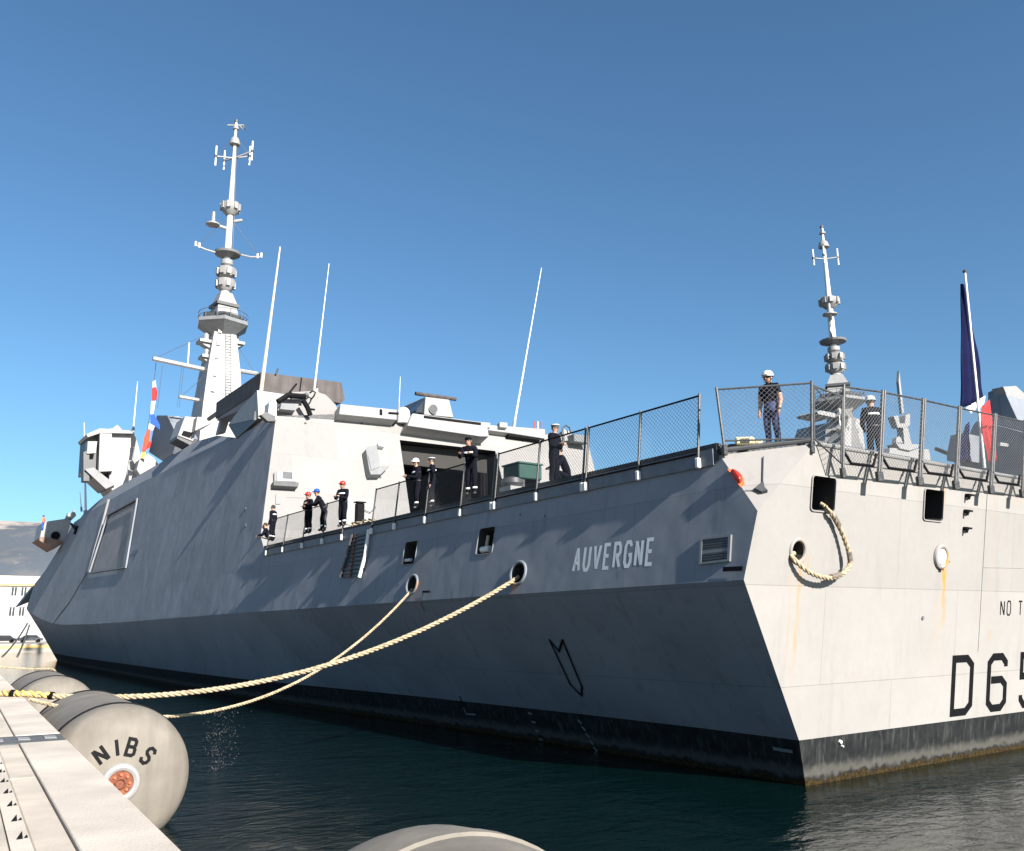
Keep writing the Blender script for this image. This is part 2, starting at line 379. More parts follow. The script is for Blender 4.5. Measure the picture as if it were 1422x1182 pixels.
def slab(a, b, c, d, m, dz=0):
    g = .006; mb = MB(); z0 = QZ - .155; z1 = QZ + dz
    mb.prism([Q(a + g, b + g, z0), Q(c - g, b + g, z0), Q(c - g, d - g, z0), Q(a + g, d - g, z0)], (0, 0, z1 - z0))
    o = mb.build('slab', m, quay, bevel=.008); return o
JA = -6.0                                   # the cross joint with the metal cover
cuts = [-24, -19.5, -15, -10.1, JA - .56]
cuts2 = [JA + .56, -1.2, 3.2, 7.6, 12, 16.4, 20.8, 25.2, 29.6, 34, 40, 46, 52, 60, 70, 80, 95, 110]
for cs in (cuts, cuts2):
    for i in range(len(cs) - 1):
        slab(cs[i], 0, cs[i + 1], .65, M_conc, random.uniform(-.004, .004))
        slab(cs[i], .65, cs[i + 1], .93, M_conc2, -.02)
        slab(cs[i], 1.09, cs[i + 1], 3.4, M_conc2, random.uniform(-.006, .003)); slab(cs[i], 3.4, cs[i + 1], 5.8, M_conc, 0)
# rail channel with triangular cut-outs
def rail_piece(a):
    mb = MB(); mb.prism([Q(a + .004, 1.125, QZ - .15), Q(a + .996, 1.125, QZ - .15), Q(a + .996, 1.295, QZ - .15), Q(a + .004, 1.295, QZ - .15)], (0, 0, .145)); return mb
ch = props(MB().prism([Q(-24, .935, QZ - .15), Q(110, .935, QZ - .15), Q(110, 1.085, QZ - .15), Q(-24, 1.085, QZ - .15)], (0, 0, .142)).build('channel', M_conc, quay))
tri = None
for i in range(60):
    a = -20 + i * .8
    if abs(a - JA) < .8: continue
    p = [Q(a, .985, QZ - .007), Q(a + .30, .975, QZ - .007), Q(a, 1.03, QZ - .007)]
    q = [Q(a + .02, .948, QZ - .007), Q(a + .13, .950, QZ - .007), Q(a + .02, .975, QZ - .007)]
    mb = MB(); mb.prism(p, (0, 0, .006)); mb.prism(q, (0, 0, .006)); mb.build('drain_slot', M_black, quay)
mb = MB(); mb.prism([Q(JA - .55, .01, QZ - .14), Q(JA + .55, .01, QZ - .14), Q(JA + .55, 6, QZ - .14), Q(JA - .55, 6, QZ - .14)], (0, 0, .13)); mb.build('expansion_joint', mat('joint_rubber', (.075, .078, .08), .8, vary=.3, scale=7, bump=.3), quay, bevel=.006)
for k in range(14):
    b = .12 + k * .36
    MB().prism([Q(JA - .20, b, QZ - .008), Q(JA + .12, b, QZ - .008), Q(JA + .20, b + .16, QZ - .008), Q(JA - .12, b + .16, QZ - .008)], (0, 0, .012)).build('joint_plate', M_light, quay)

# ------------------------------------------------------------------ far quay, barracks, cars, hill
M_far = mat('pale_far_quay', (.30, .275, .235), .9, vary=.12, scale=.3)
mb = MB(); mb.prism([(-140, 165, -1), (60, 165, -1), (60, 165, 1.5), (-140, 165, 1.5)], (0, 90, 0)); fq = props(mb.build('far_quay', M_far), kind='structure')
mb = MB(); mb.box((-140, 164.93, .75), (60, 164.995, 1.2)); mb.build('kerb_band', mat('ochre_quay_band', (.55, .38, .14), .8), fq)
# concrete apron lies in front of it
def hill():
    m = bpy.data.materials.new('rocky_hillside'); m.use_nodes = True; g = NG(m); t = g.t; b = t.nodes['Principled BSDF']
    geo = g.n('ShaderNodeNewGeometry'); sep = g.n('ShaderNodeSeparateXYZ'); t.links.new(geo.outputs['Position'], sep.inputs[0])
    n1 = g.n('ShaderNodeTexNoise'); n1.inputs['Scale'].default_value = .012; n1.inputs['Detail'].default_value = 10; t.links.new(geo.outputs['Position'], n1.inputs['Vector'])
    n2 = g.n('ShaderNodeTexNoise'); n2.inputs['Scale'].default_value = .05; n2.inputs['Detail'].default_value = 6; t.links.new(geo.outputs['Position'], n2.inputs['Vector'])
    zz = g.m('ADD', sep.outputs[2], g.m('MULTIPLY', g.m('SUBTRACT', n1.outputs['Fac'], .5), 150.0))
    top = g.sstep(zz, 268, 300)
    col = g.mix(g.sstep(n1.outputs['Fac'], .45, .7), (.075, .088, .105), (.112, .115, .118))
    col = g.mix(g.m('MULTIPLY', g.sstep(n2.outputs['Fac'], .62, .75), .5), col, (.22, .20, .18))
    col = g.mix(top, col, (.30, .265, .24))
    t.links.new(col, b.inputs['Base Color']); b.inputs['Roughness'].default_value = 1.0; b.inputs['Specular IOR Level'].default_value = 0
    from mathutils import noise as mn
    mb = MB(); nx, ny = 110, 34; c = pix; vs = []; fs = []
    dd = ray(20, 880); dd.z = 0; dd.normalize(); side = Vector((dd.y, -dd.x, 0)); base = CAMP + dd * 3000; base.z = 0
    for j in range(ny):
        for i in range(nx):
            u = (i / (nx - 1) - .5) * 5200; v = (j / (ny - 1))
            ridge = 330 * math.exp(-((u + 260) / 1500) ** 2)
            h = ridge * (math.sin(min(1, v / .62) * math.pi / 2) ** 1.25 if v < .62 else math.cos((v - .62) / .38 * math.pi / 2))
            p = base + side * u + dd * (v * 1500 - 950)
            h *= 1 + .16 * mn.fractal(Vector((u * .0016, v * 3, 3)), 1, 2, 6) * min(1, v * 4)
            p.z = h - 2; vs.append(p)
    for j in range(ny - 1):
        for i in range(nx - 1): k = j * nx + i; fs.append((k, k + 1, k + nx + 1, k + nx))
    mb.add(vs, fs); props(mb.build('hills', m, smooth=True, sharp=60), kind='structure')
hill()

def barracks():
    M_wall = mat('white_render', (.36, .35, .33), .9, vary=.06, scale=.4); M_tile = mat('terracotta_tile', (.48, .25, .14), .9, vary=.25, scale=2)
    M_sh = mat('grey_shutter', (.13, .13, .13), .7)
    c = atY(20, 885, 215); x1 = c.x + 24; x0 = c.x - 40; z0 = 1.5; z1 = 13.5; Y = 212
    t = thing('barracks_building', ((x0 + x1) / 2, Y, z0), 'long white two-storey building with small paired windows behind the far quay', 'building')
    MB().box((x0, Y, z0), (x1, Y + 14, z1)).build('wall', M_wall, t)
    MB().box((x0 - .3, Y - .4, z1), (x1 + .3, Y + 14.4, z1 + .5)).build('cornice', M_tile, t)
    MB().prism([(x0 - .3, Y - .4, z1 + .5), (x0 - .3, Y + 14.4, z1 + .5), (x0 - .3, Y + 7, z1 + 2.6)], (x1 - x0 + .6, 0, 0)).build('roof', mat('pale_roof_sheet', (.6, .52, .42), .9, vary=.15, scale=.5), t)
    MB().box((x0, Y - .06, 5.3), (x1, Y, 5.6)).build('string_course', M_far, t)
    for xx in range(int((x1 - x0) / 6.3)):
        for zz in (7.0, 11.4):
            for k in (0, 1.9):
                x = x1 - 4.6 - xx * 6.3 - k
                f = MB().box((x - .62, Y - .08, zz - .1), (x + .62, Y - .01, zz + 1.9)).build('window', M_wall, t)
                MB().box((x - .5, Y - .09, zz), (x + .5, Y - .085, zz + 1.8)).build('pane', M_glass, f)
                MB().box((x - .06, Y - .13, zz), (x + .06, Y - .092, zz + 1.8)).build('mullion', M_white, f)
                MB().box((x - .62, Y - .14, zz + 1.85), (x + .62, Y - .01, zz + 2.0)).build('shutter_box', M_sh, f)
barracks()
def car(x, y, col, label):
    t = thing('parked_car', (x, y, 1.5), label, 'car', 'cars parked on the far quay')
    pr = [(-2.1, .35), (2.1, .35), (2.1, .8), (1.5, .92), (.9, 1.42), (-.9, 1.45), (-1.7, .95), (-2.1, .9)]
    MB().prism([(x + a, y - .85, 1.5 + b) for a, b in pr], (0, 1.7, 0)).build('body', col, t, bevel=.05)
    for s in (-.87, .865): MB().prism([(x + a, y + s, 1.5 + b) for a, b in ((-1.45, .95), (1.3, .95), (.82, 1.36), (-.85, 1.38))], (0, .01, 0)).build('window', M_glass, t)
    for wx in (-1.3, 1.3):
        for wy in (-.85, .65): MB().lathe([(0, .33), (.2, .33)], (x + wx, y + wy, 1.83), (0, 1, 0), 16).build('wheel', M_black, t)
M_car = mat('dark_car_paint', (.02, .022, .026), .2)
c0 = atZ(5, 893, 1.5); c1 = atZ(42, 892.5, 1.5)
car(c0.x, c0.y, M_car, 'dark car parked left on the far quay before the white building')
car(c1.x, c1.y, mat('slate_car_paint', (.05, .055, .065), .25), 'dark car parked on the far quay close to the bow of the ship')

# ================================================================== WARSHIP
XC = 9.6
ship = thing('warship', (0, 0, 0), 'big light grey frigate moored stern-on, with tall pole mast and open hangar', 'warship')
tb = 0.28 / 1.43                                  # tumblehome slope
ST = [  # Y, waterline X, boot X, knuckle X, knuckle z, deck z
 (3, -.02, -.45, -2.79, 4.4, 7.26), (8, .05, -.42, -2.80, 4.4, 7.26), (18, -.2, -.72, -2.80, 4.36, 7.26), (34, -1.2, -1.7, -2.79, 4.30, 7.26), (46, -1.3, -1.75, -2.79, 4.22, 7.3),
 (56, -1.1, -1.6, -2.79, 4.15, 7.3), (70, -.8, -1.35, -2.79, 4.10, 7.3), (85, -.45, -1.1, -2.77, 4.16, 7.3), (92, -.1, -.9, -2.70, 4.38, 7.35), (100, .4, -.5, -2.5, 4.81, 7.5), (106, .9, -.1, -2.45, 5.3, 7.9), (112, 1.6, .5, -2.38, 5.82, 8.6),
 (118, 2.6, 1.5, -2.2, 6.4, 9.2), (123, 3.8, 2.8, -1.6, 6.8, 9.5), (128, 5.4, 4.6, -.2, 7.2, 9.7), (133, 7.4, 7.0, 3.0, 7.6, 10.0), (138, 9.5, 9.45, 8.6, 8.0, 10.4)]
def lerp_st(Y, col):
    for i in range(len(ST) - 1):
        if ST[i][0] <= Y <= ST[i + 1][0]:
            f = (Y - ST[i][0]) / (ST[i + 1][0] - ST[i][0]); return ST[i][col] * (1 - f) + ST[i + 1][col] * f
    return ST[0][col] if Y < ST[0][0] else ST[-1][col]
def row(Y):
    w_, b_, k_, kz, dz = (lerp_st(Y, c) for c in (1, 2, 3, 4, 5))
    return [(w_ + .25, Y, -1.2), (b_, Y, 1.0), (k_, Y, kz), (k_ + (dz - kz) * tb, Y, dz)]
DZ = 7.26; DZS = 7.42
W0 = (.12, .216, -1.2); B0 = (-.62, -.18, 1.0); K0 = (-2.79, -.79, 4.4); A0 = (-2.51, -1.05, 5.83); C0 = (-.77, -1.33, DZS); D0 = (-2.23, .13, DZ)
mir = lambda p: (2 * XC - p[0], p[1], p[2])
mb = MB(); V_ = []
def av(p): mb.v.append(Vector(p)); return len(mb.v) - 1
def fc(ids, mi): mb.f.append(tuple(ids)); mb.mi.append(mi)
ys = sorted(set([3, 8, 12, 18, 24, 29.6, 34, 40, 46, 51, 56, 63, 70, 78, 85, 89, 92, 96, 100, 103, 106, 109, 112, 115, 118, 121, 123, 125.5, 128, 130.5, 133, 135.5, 138]))
Pr = []; Sr = []
for y in ys:
    r = row(y); Pr.append([av(p) for p in r]); Sr.append([av(mir(p)) for p in r])
e = [av(p) for p in (W0, B0, K0, A0, C0, D0)]; es = [av(mir(p)) for p in (W0, B0, K0, A0, C0, D0)]
MI_SIDE, MI_BOOT, MI_TR, MI_DECK = 0, 1, 2, 3
for S_, E_ in ((Pr, e), (Sr, es)):
    W_, B_, K_, A_, C_, D_ = E_; r0 = S_[0]
    fc((W_, B_, r0[1], r0[0]), MI_BOOT); fc((B_, K_, r0[2], r0[1]), MI_SIDE)
    fc((K_, A_, D_, r0[3], r0[2]), MI_SIDE); fc((A_, C_, D_), MI_TR)
    for i in range(len(ys) - 1):
        a, b = S_[i], S_[i + 1]
        fc((a[0], a[1], b[1], b[0]), MI_BOOT); fc((a[1], a[2], b[2], b[1]), MI_SIDE); fc((a[2], a[3], b[3], b[2]), MI_SIDE)
fc((e[1], e[2], e[3], e[4], es[4], es[3], es[2], es[1]), MI_TR); fc((e[0], e[1], es[1], es[0]), MI_BOOT)
fc((e[4], e[5], es[5], es[4]), MI_DECK); fc((e[5], Pr[0][3], Sr[0][3], es[5]), MI_DECK)
fc((e[0], Pr[0][0], Sr[0][0], es[0]), MI_BOOT)
for i in range(len(ys) - 1):
    fc((Pr[i][3], Pr[i + 1][3], Sr[i + 1][3], Sr[i][3]), MI_DECK); fc((Pr[i][0], Pr[i + 1][0], Sr[i + 1][0], Sr[i][0]), MI_BOOT)
l, ls = Pr[-1], Sr[-1]; fc((l[0], l[1], ls[1], ls[0]), MI_BOOT); fc((l[1], l[2], ls[2], ls[1]), MI_SIDE); fc((l[2], l[3], ls[3], ls[2]), MI_SIDE)
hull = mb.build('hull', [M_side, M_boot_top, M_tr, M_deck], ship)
HB = bvh(hull)
def hit(px, py, off=0.0, tree=None):
    d = ray(px, py).normalized(); p, n, i, dist = (tree or HB).ray_cast(CAMP, d)
    if p is None: p, n = atS(px, py), SN
    return p + n * off, n

# openings cut in the hull
def rrect(c, U, V, hw, hh, r, n=4):
    pts = []
    for cx, cy, a0 in ((hw - r, hh - r, 0), (-hw + r, hh - r, 90), (-hw + r, -hh + r, 180), (hw - r, -hh + r, 270)):
        for k in range(n + 1):
            a = R_(a0 + 90 * k / n); pts.append(c + U * (cx + r * math.cos(a)) + V * (cy + r * math.sin(a)))
    return pts
SU = Vector((0, -1, 0)); SV = Vector((.28, 0, 1.43)).normalized()
TU = Vector((1, 0, 0)); TV = Vector((0, -.18, 1)).normalized()
cutters = []; frames = []
def opening(c, N, U, V, hw, hh, r, depth=.9, rim=.03, m=None):
    cutters.append(MB().prism(rrect(c + N * .3, U, V, hw, hh, r), -N * (depth + .3)))
    frames.append((c, N, U, V, hw, hh, r, rim, m))
for (px, py, hw, hh) in ((569.5, 768, 8.5, 16.5), (675, 751, 11, 19)):
    w_ = (atS(px - hw, py) - atS(px + hw, py)).length / 2 * .97; opening(atS(px, py), SN, SU, SV, w_, hh / FOC * pix(atS(px, py))[2] * .97, .09)
for (px, py, hw, hh) in ((1143, 686, 16, 23.5), (1296, 701.5, 13, 21)):
    w_ = (atT(px - hw, py) - atT(px + hw, py)).length / 2; opening(atT(px, py), TN, TU, TV, w_, hh / FOC * pix(atT(px, py))[2], .08)
for (px, py) in ((573, 812), (720.5, 796)): opening(atS(px, py), SN, SU, SV, .32, .29, .27, .7)
opening(atT(1108, 765), TN, TU, TV, .22, .22, .21, .6)
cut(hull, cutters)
for (c, N, U, V, hw, hh, r, rim, m) in frames:
    o = rrect(c + N * .001, U, V, hw + rim, hh + rim, r + rim, 6); i = rrect(c + N * .001, U, V, hw + .001, hh + .001, r, 6); n = len(o)
    mb = MB(); vs = o + i + [p + N * .03 for p in o] + [p + N * .03 for p in i]; fs = []
    for k in range(n):
        j = (k + 1) % n; fs += [(k, j, 2 * n + j, 2 * n + k), (n + k, 3 * n + k, 3 * n + j, n + j), (2 * n + k, 2 * n + j, 3 * n + j, 3 * n + k)]
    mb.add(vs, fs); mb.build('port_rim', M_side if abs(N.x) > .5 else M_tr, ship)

c = atS(675, 763, -.12); MB().lathe([(-.22, .10), (.22, .10)], c, SU, 12).build('port_roller', M_white, ship, smooth=True)
c = atS(676, 757, -.3); MB().lathe([(-.1, .06), (.3, .06)], c, SV, 8).build('port_roller_post', M_tan, ship, smooth=True)
c = atS(567, 778, -.10); MB().lathe([(-.2, .06), (.2, .06)], c, SU, 10).build('port_roller', M_white, ship, smooth=True)
# fairlead lips (round chocks)
def ring(c, N, r0, r1, sx, m, name, U=None, V=None, parent=ship, lift=.02, n=28):
    U = U or (SU if abs(N.x) > .5 else TU); V = V or (SV if abs(N.x) > .5 else TV)
    mb = MB(); vs = []; fs = []; k2 = 8
    for i in range(n):
        a = 2 * math.pi * i / n; d = U * math.cos(a) * sx + V * math.sin(a)
        for j in range(k2):
            b = 2 * math.pi * j / k2; vs.append(c + d * ((r0 + r1) / 2 + (r1 - r0) / 2 * math.cos(b)) + N * (lift + (r1 - r0) / 2 * math.sin(b)))
    for i in range(n):
        for j in range(k2): fs.append((i * k2 + j, i * k2 + (j + 1) % k2, (i + 1) % n * k2 + (j + 1) % k2, (i + 1) % n * k2 + j))
    mb.add(vs, fs); return mb.build(name, m, parent, smooth=True)
for (px, py) in ((573, 812), (720.5, 796)): ring(atS(px, py), SN, .28, .37, 1.10, M_side, 'fairlead')
ring(atT(1108, 765), TN, .21, .30, 1, M_tr, 'fairlead', lift=0)
c = atT(1306, 773)
ring(c, TN, .21, .33, 1, M_tr, 'fairlead', lift=.02)
MB().lathe([(-.02, .20), (.05, .20), (.06, .17)], c, TN, 24).build('fairlead_plug', M_white, ship, smooth=True)
MB().obox(c - TV * .30 + TN * .05, (TU, TN, TV), .07, .02, .05).build('rust_patch', M_rust, ship)
MB().obox(c - TV * .12 + TN * .04 + TU * .30, (TU, TN, TV), .07, .02, .015).build('rust_patch', M_rust, ship)
# small cleats on the transom
for px, py in ((1341, 688), (1339, 710), (1338, 734)):
    c = atT(px, py); mb = MB(); mb.lathe([(0, .05), (.12, .055), (.14, .03)], c, TN, 10); mb.obox(c + TN * .12 + TU * .07 + TV * .02, (TU, TN, TV), .09, .03, .025); mb.tube([c + TN * .1, c + TN * .1 - TV * .1 - TU * .02], .035, 6)
    mb.build('cleat', M_black, ship, smooth=True)
c = atT(1281, 858); MB().lathe([(0, .05), (.03, .05)], c, TN, 10).build('transom_fitting', M_grey, ship)
c = atT(1166, 1030); MB().lathe([(0, .05), (.05, .04)], c, TN, 8).build('anode', M_white, ship)
c = atT(1169, 1036); MB().lathe([(0, .03), (.05, .02)], c, TN, 8).build('anode', M_white, ship)
# raised weld seam and edge strip on the transom
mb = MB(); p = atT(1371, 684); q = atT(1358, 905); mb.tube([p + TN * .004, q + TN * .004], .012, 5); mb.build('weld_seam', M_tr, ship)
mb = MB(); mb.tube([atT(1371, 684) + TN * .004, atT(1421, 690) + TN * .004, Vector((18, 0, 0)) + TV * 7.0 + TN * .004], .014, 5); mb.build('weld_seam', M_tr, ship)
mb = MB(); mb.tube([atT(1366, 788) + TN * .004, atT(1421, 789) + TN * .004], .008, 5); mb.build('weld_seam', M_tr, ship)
# corner facet fittings
FA, FB, FC = Vector(A0), Vector(D0), Vector(C0); FNN = (FC - FA).cross(FB - FA).normalized()
if FNN.dot(CAMP - FA) < 0: FNN = -FNN
def atFac(px, py, off=0): return on(px, py, FA + FNN * off, FNN)
mb = MB(); mb.tube([atFac(1060, 634, .03), atFac(1059, 678, .03)], .012, 6); mb.tube([atFac(1034, 681, .03), atFac(1056, 681, .03)], .008, 6)
mb.prism([atFac(1048, 681, .01), atFac(1060, 671, .01), atFac(1062, 680, .01), atFac(1066, 684, .01), atFac(1058, 686, .01)], FNN * .08); mb.build('light_bracket', M_dgrey, ship)
# orange lifebuoy half hidden behind the corner
# transom number and notice
OD = atT(1318, 993); htv = (atT(1324, 915) - OD).dot(TV)
write('D65', OD + TV * .04 + TU * .12, TU, TV, htv - .05, 1.30, 1.80, .20, M_black, ship)
ON = atT(1389, 854); hN = (atT(1391, 834) - ON).dot(TV); write('NO TU', ON, TU, TV, hN * .96, .95, .36, .045, M_black, ship)
# name on the port side
p0 = atS(796, 793); p1 = atS(905, 783); L_ = (p0 - p1).length; hA = (atS(800, 763) - p0).length
tw_ = sum(max(a for st in GL[c_] for a, b in st) for c_ in 'AUVERGNE') * .62 * .60; write('AUVERGNE', p0, SU, SV, .60, .62, -(L_ - tw_) / 7, .095, M_white, ship)
# draught marks and arrow mark on the lower hull
def mark(pts, wd, m, name, closed=False, lift=.03):
    P3 = [hit(*p, lift) for p in pts]; mb = MB()
    if closed: P3 = P3 + [P3[0]]
    for i in range(len(P3) - 1):
        a, n1 = P3[i]; b, n2 = P3[i + 1]; d = (b - a).normalized(); s = n1.cross(d).normalized() * wd / 2; e_ = d * wd * .4
        l = n1 * (.0012 * (i % 3)); mb.add([a - s - e_ + l, a + s - e_ + l, b + s + e_ + l, b - s + e_ + l], [(0, 1, 2, 3)])
    mb.build(name, m, ship, fix=False)
mark([(764, 888), (777, 904), (782, 888), (809, 953), (808, 965), (793, 950)], .07, M_black, 'arrow_mark', True)
mark([(639, 967), (645, 982)], .07, M_black, 'draught_mark'); mark([(645, 983), (648, 991), (661, 992)], .06, M_grey, 'draught_mark')
for k in range(4): mark([(735 + 5 * k, 990 + 12 * k), (739 + 5 * k, 991 + 12 * k)], .06, M_grey, 'draught_mark')
for k in range(5): mark([(804 + 5.5 * k, 1000 + 9.5 * k), (808 + 5.5 * k, 1004 + 9.5 * k)], .07, M_grey, 'draught_mark')
mark([(1076, 1039), (1100, 1043)], .08, M_grey, 'draught_mark')
mark([(1007, 791), (1030, 790)], .10, M_black, 'edge_mark')
# small louvred window at the port quarter
a = [atS(*p, .0) for p in ((974, 748), (1017, 743), (1015, 780), (972, 785))]
def frame_strip(a, wd, th, N, m, name, parent):
    ce = sum(a, Vector()) / len(a); mb = MB(); inn = [p + (ce - p) * wd for p in a]
    n = len(a); vs = a + inn + [p + N * th for p in a] + [p + N * th for p in inn]; fs = []
    for k in range(n):
        j = (k + 1) % n; fs += [(k, j, 2 * n + j, 2 * n + k), (n + k, 3 * n + k, 3 * n + j, n + j), (2 * n + k, 2 * n + j, 3 * n + j, 3 * n + k)]
    mb.add(vs, fs); return mb.build(name, m, parent), inn
lw, inn = frame_strip(a, .16, .05, SN, M_grey, 'louvre_window', ship)
MB().prism([p + SN * .003 for p in inn], SN * .012).build('pane', M_dgrey, lw)
for k in range(1, 9):
    f = k / 9; p = inn[0] + (inn[3] - inn[0]) * f; q = inn[1] + (inn[2] - inn[1]) * f
    MB().obox((p + q) / 2 + SN * .028, ((q - p).normalized(), SN, SV), (q - p).length / 2, .012, .018 if k != 5 else .035).build('louvre_slat', M_dgrey if k != 5 else M_grey, lw)
# lines of pipe and small fittings on the port side
mark([(588, 822), (597, 822)], .07, M_black, 'drain_mark'); mark([(588, 824), (586, 838), (590, 848)], .03, M_black, 'drain_mark')
for px, py in ((723, 715), (757, 717), (554, 811)):
    c = atS(px, py); MB().lathe([(0, .035), (.02, .035)], c, SN, 8).build('scupper', M_dgrey, ship)
mark([(858, 794), (856, 822), (878, 868)], .018, M_grey, 'hose_line'); mark([(636, 803), (640, 818), (640, 833), (652, 862)], .015, M_grey, 'hose_line')

# deck-edge coaming: dark gutter along the port edge and across the quarter
e1 = Vector(D0); y_end = 29.7
mb = MB(); xo = -2.23
mb.prism([(xo - .07, .15, DZ - .12), (xo - .07, .15, DZ + .28), (xo + .10, .15, DZ + .28), (xo + .10, .15, DZ - .05)], (0, y_end - .15, 0)); mb.build('deck_edge_gutter', M_rubber, ship)
M_navyish = mat('gutter_paint', (.10, .12, .145), .6, vary=.15, scale=3)
mb = MB(); mb.prism([(xo - .10, .25, DZ - .22), (xo - .10, .25, DZ + .16), (xo - .072, .25, DZ + .16), (xo - .072, .25, DZ - .22)], (0, y_end - .3, 0)); mb.build('gutter_face', M_navyish, ship)
mb = MB(); mb.tube([Vector(D0) + Vector((0, 0, .1)), Vector(C0) + Vector((0, 0, .1))], .06, 8); mb.build('deck_edge_bar', M_dgrey, ship)
mb = MB(); mb.tube([Vector(C0) + Vector((0, 0, .02)), Vector((2 * XC + .8, -1.33, DZS + .1))], .05, 8); mb.build('deck_edge_bar', M_light, ship)
DK = 7.56
mb = MB(); mb.prism([(xo + .18, .35, DZ + .01), (-.62, -1.22, DZ + .01), (2 * XC + .62, -1.22, DZ + .01), (2 * XC - xo - .18, .35, DZ + .01), (2 * XC - xo - .18, 29.6, DZ + .01), (xo + .18, 29.6, DZ + .01)], (0, 0, DK - DZ - .01)); mb.build('flight_deck', M_deck, ship)

# ---------------------------------------------------------------- safety nets (each a part with stanchion and netting sub-parts)
def net_panel(bl, br, tl, tr, gauge=.0085, cell=.11, post=.032, frame_low=True, posts=(1, 1), rail_m=None, mesh_m=None, mesh_side=False):
    bl, br, tl, tr = map(Vector, (bl, br, tl, tr)); rail_m = rail_m or M_dgrey
    mb = MB(); mb.tube([tl, tr, tr + (br - tr).normalized() * .001, br, bl, tl], .024, 6); root = mb.build('safety_net', rail_m, ship)
    for k, (a, b) in zip(posts, ((bl, tl), (br, tr))):
        if not k: continue
        d = (a - b).normalized()
        mb = MB(); mb.tube([b - d * .05, a + d * .18], post, 8); s_ = mb.build('stanchion', M_rail, root)
        mb = MB(); mb.obox(a + d * .22, (Vector((1, 0, 0)), Vector((0, 1, 0)), Vector((0, 0, 1))), .06, .055, .12)
        mb.build('foot', M_white if mesh_side else M_rail, root, bevel=.02)
    Lh = (br - bl).length; Hh = (tl - bl).length; cells = max(2, int(Lh / cell)); rows = Hh / cell; mb = MB(); g = gauge / 2
    U = (br - bl) / Lh; V = (tl - bl).normalized(); N = U.cross(V).normalized()
    def pt(u, v):
        f = u / Lh; g_ = v / Hh; a = bl.lerp(br, f); b = tl.lerp(tr, f); return a.lerp(b, g_) + N * (.03 * math.sin(f * math.pi) * math.sin(g_ * math.pi))
    n = int((Lh + Hh) / cell)
    for k in range(1, n):
        for sgn in (0, 1):
            s0 = k * cell; u0 = max(0, s0 - Hh); v0 = s0 - u0; u1 = min(Lh, s0); v1 = s0 - u1
            if u1 <= u0: continue
            pts = [(u0, v0), ((u0 + u1) / 2, (v0 + v1) / 2), (u1, v1)]
            if sgn: pts = [(Lh - a, b) for a, b in pts]
            p3 = [pt(*q) + N * (g * (1 if sgn else -1)) for q in pts]
            for i in (0, 1):
                a, b = p3[i], p3[i + 1]; d = (b - a).normalized(); s = d.cross(N).normalized() * g; mN = N * g
                mb.add([a + s, a + mN, a - s, b + s, b + mN, b - s, a - mN, b - mN], [(0, 1, 4, 3), (1, 2, 5, 4), (2, 6, 7, 5), (6, 0, 3, 7)])
    mb.build('netting', mesh_m or M_net, root, fix=False)
    return root
lean = Vector((.16, 0, 0)); NH = 1.42
def sidepost(Y, h=NH, z=DZ + .10): return Vector((xo - .13, Y, z)), Vector((xo - .13, Y, z)) + lean + Vector((0, 0, h))
M_net2 = mat('pale_netting_cord', (.11, .113, .117), .8, vary=.2, scale=6)
groups = [[.66, 2.67, 4.72], [4.85, 6.94, 9.1], [9.25, 11.1, 13.42, 15.7, 17.6], [20.3, 22.3, 24.55, 26.9, 29.1]]
for gr in groups:
    for i in range(len(gr) - 1):
        (b0, t0), (b1, t1) = sidepost(gr[i]), sidepost(gr[i + 1]); net_panel(b0, b1, t0, t1, posts=(1, i == len(gr) - 2), mesh_m=M_net2, mesh_side=True, rail_m=M_black)
# quarter panel (across the cut corner)
q0 = Vector(D0) + Vector((-.02, -.15, .30)); q1 = Vector(C0) + Vector((-.05, .0, .12))
net_panel(q0, q1, on(995, 541, q0, (q1 - q0).cross(Vector((0, 0, 1)))), on(1127, 532, q0, (q1 - q0).cross(Vector((0, 0, 1)))), mesh_m=M_net2)
# stern panels
def stern_post(px, pyt, pyb): return atY(px[1], pyb, -1.62), atY(px[0], pyt, -1.62)
sp = [((1170, 1169), 537, 644), ((1227, 1222), 545, 650), ((1283, 1278), 556, 657), ((1333, 1328), 567, 663), ((1382, 1377), 577, 670)]
SPB = [stern_post(*s) for s in sp]
du = (SPB[4][0] - SPB[1][0]) / 3
for k in range(1, 9): SPB.append((SPB[4][0] + du * k, SPB[4][1] + du * k))
for i in range(len(SPB) - 1):
    (b0, t0), (b1, t1) = SPB[i], SPB[i + 1]; U = (b1 - b0).normalized() * .045
    r = net_panel(b0 + U, b1 - U, t0 + U, t1 - U, post=.038, rail_m=M_rail, mesh_m=M_net2)
    # black hinge frame under each stern panel
    mb = MB(); L = [b0 + U * 2 + Vector((0, 0, .32)), b0 + U * 7 + Vector((0, -.03, .02)), b1 - U * 7 + Vector((0, -.03, .02)), b1 - U * 2 + Vector((0, 0, .32))]
    mb.tube(L, .036, 6); mb.build('hinge_frame', M_black, r)
# sagging net between quarter panel and stern panels
(bq, tq) = SPB[0]; net_panel(q1 + Vector((.06, -.02, 0)), bq + Vector((-.03, 0, 0)), atY(1130, 536, -1.40), tq + Vector((-.03, 0, -.25)), posts=(0, 0), mesh_m=M_net2)
mb = MB(); mb.tube([tq + Vector((0, 0, -.02)), tq.lerp(Vector(atY(1130, 536, -1.4)), .5) - Vector((0, 0, .42)), atY(1130, 536, -1.4)], .02, 6); mb.build('net_lacing', M_roped, ship)

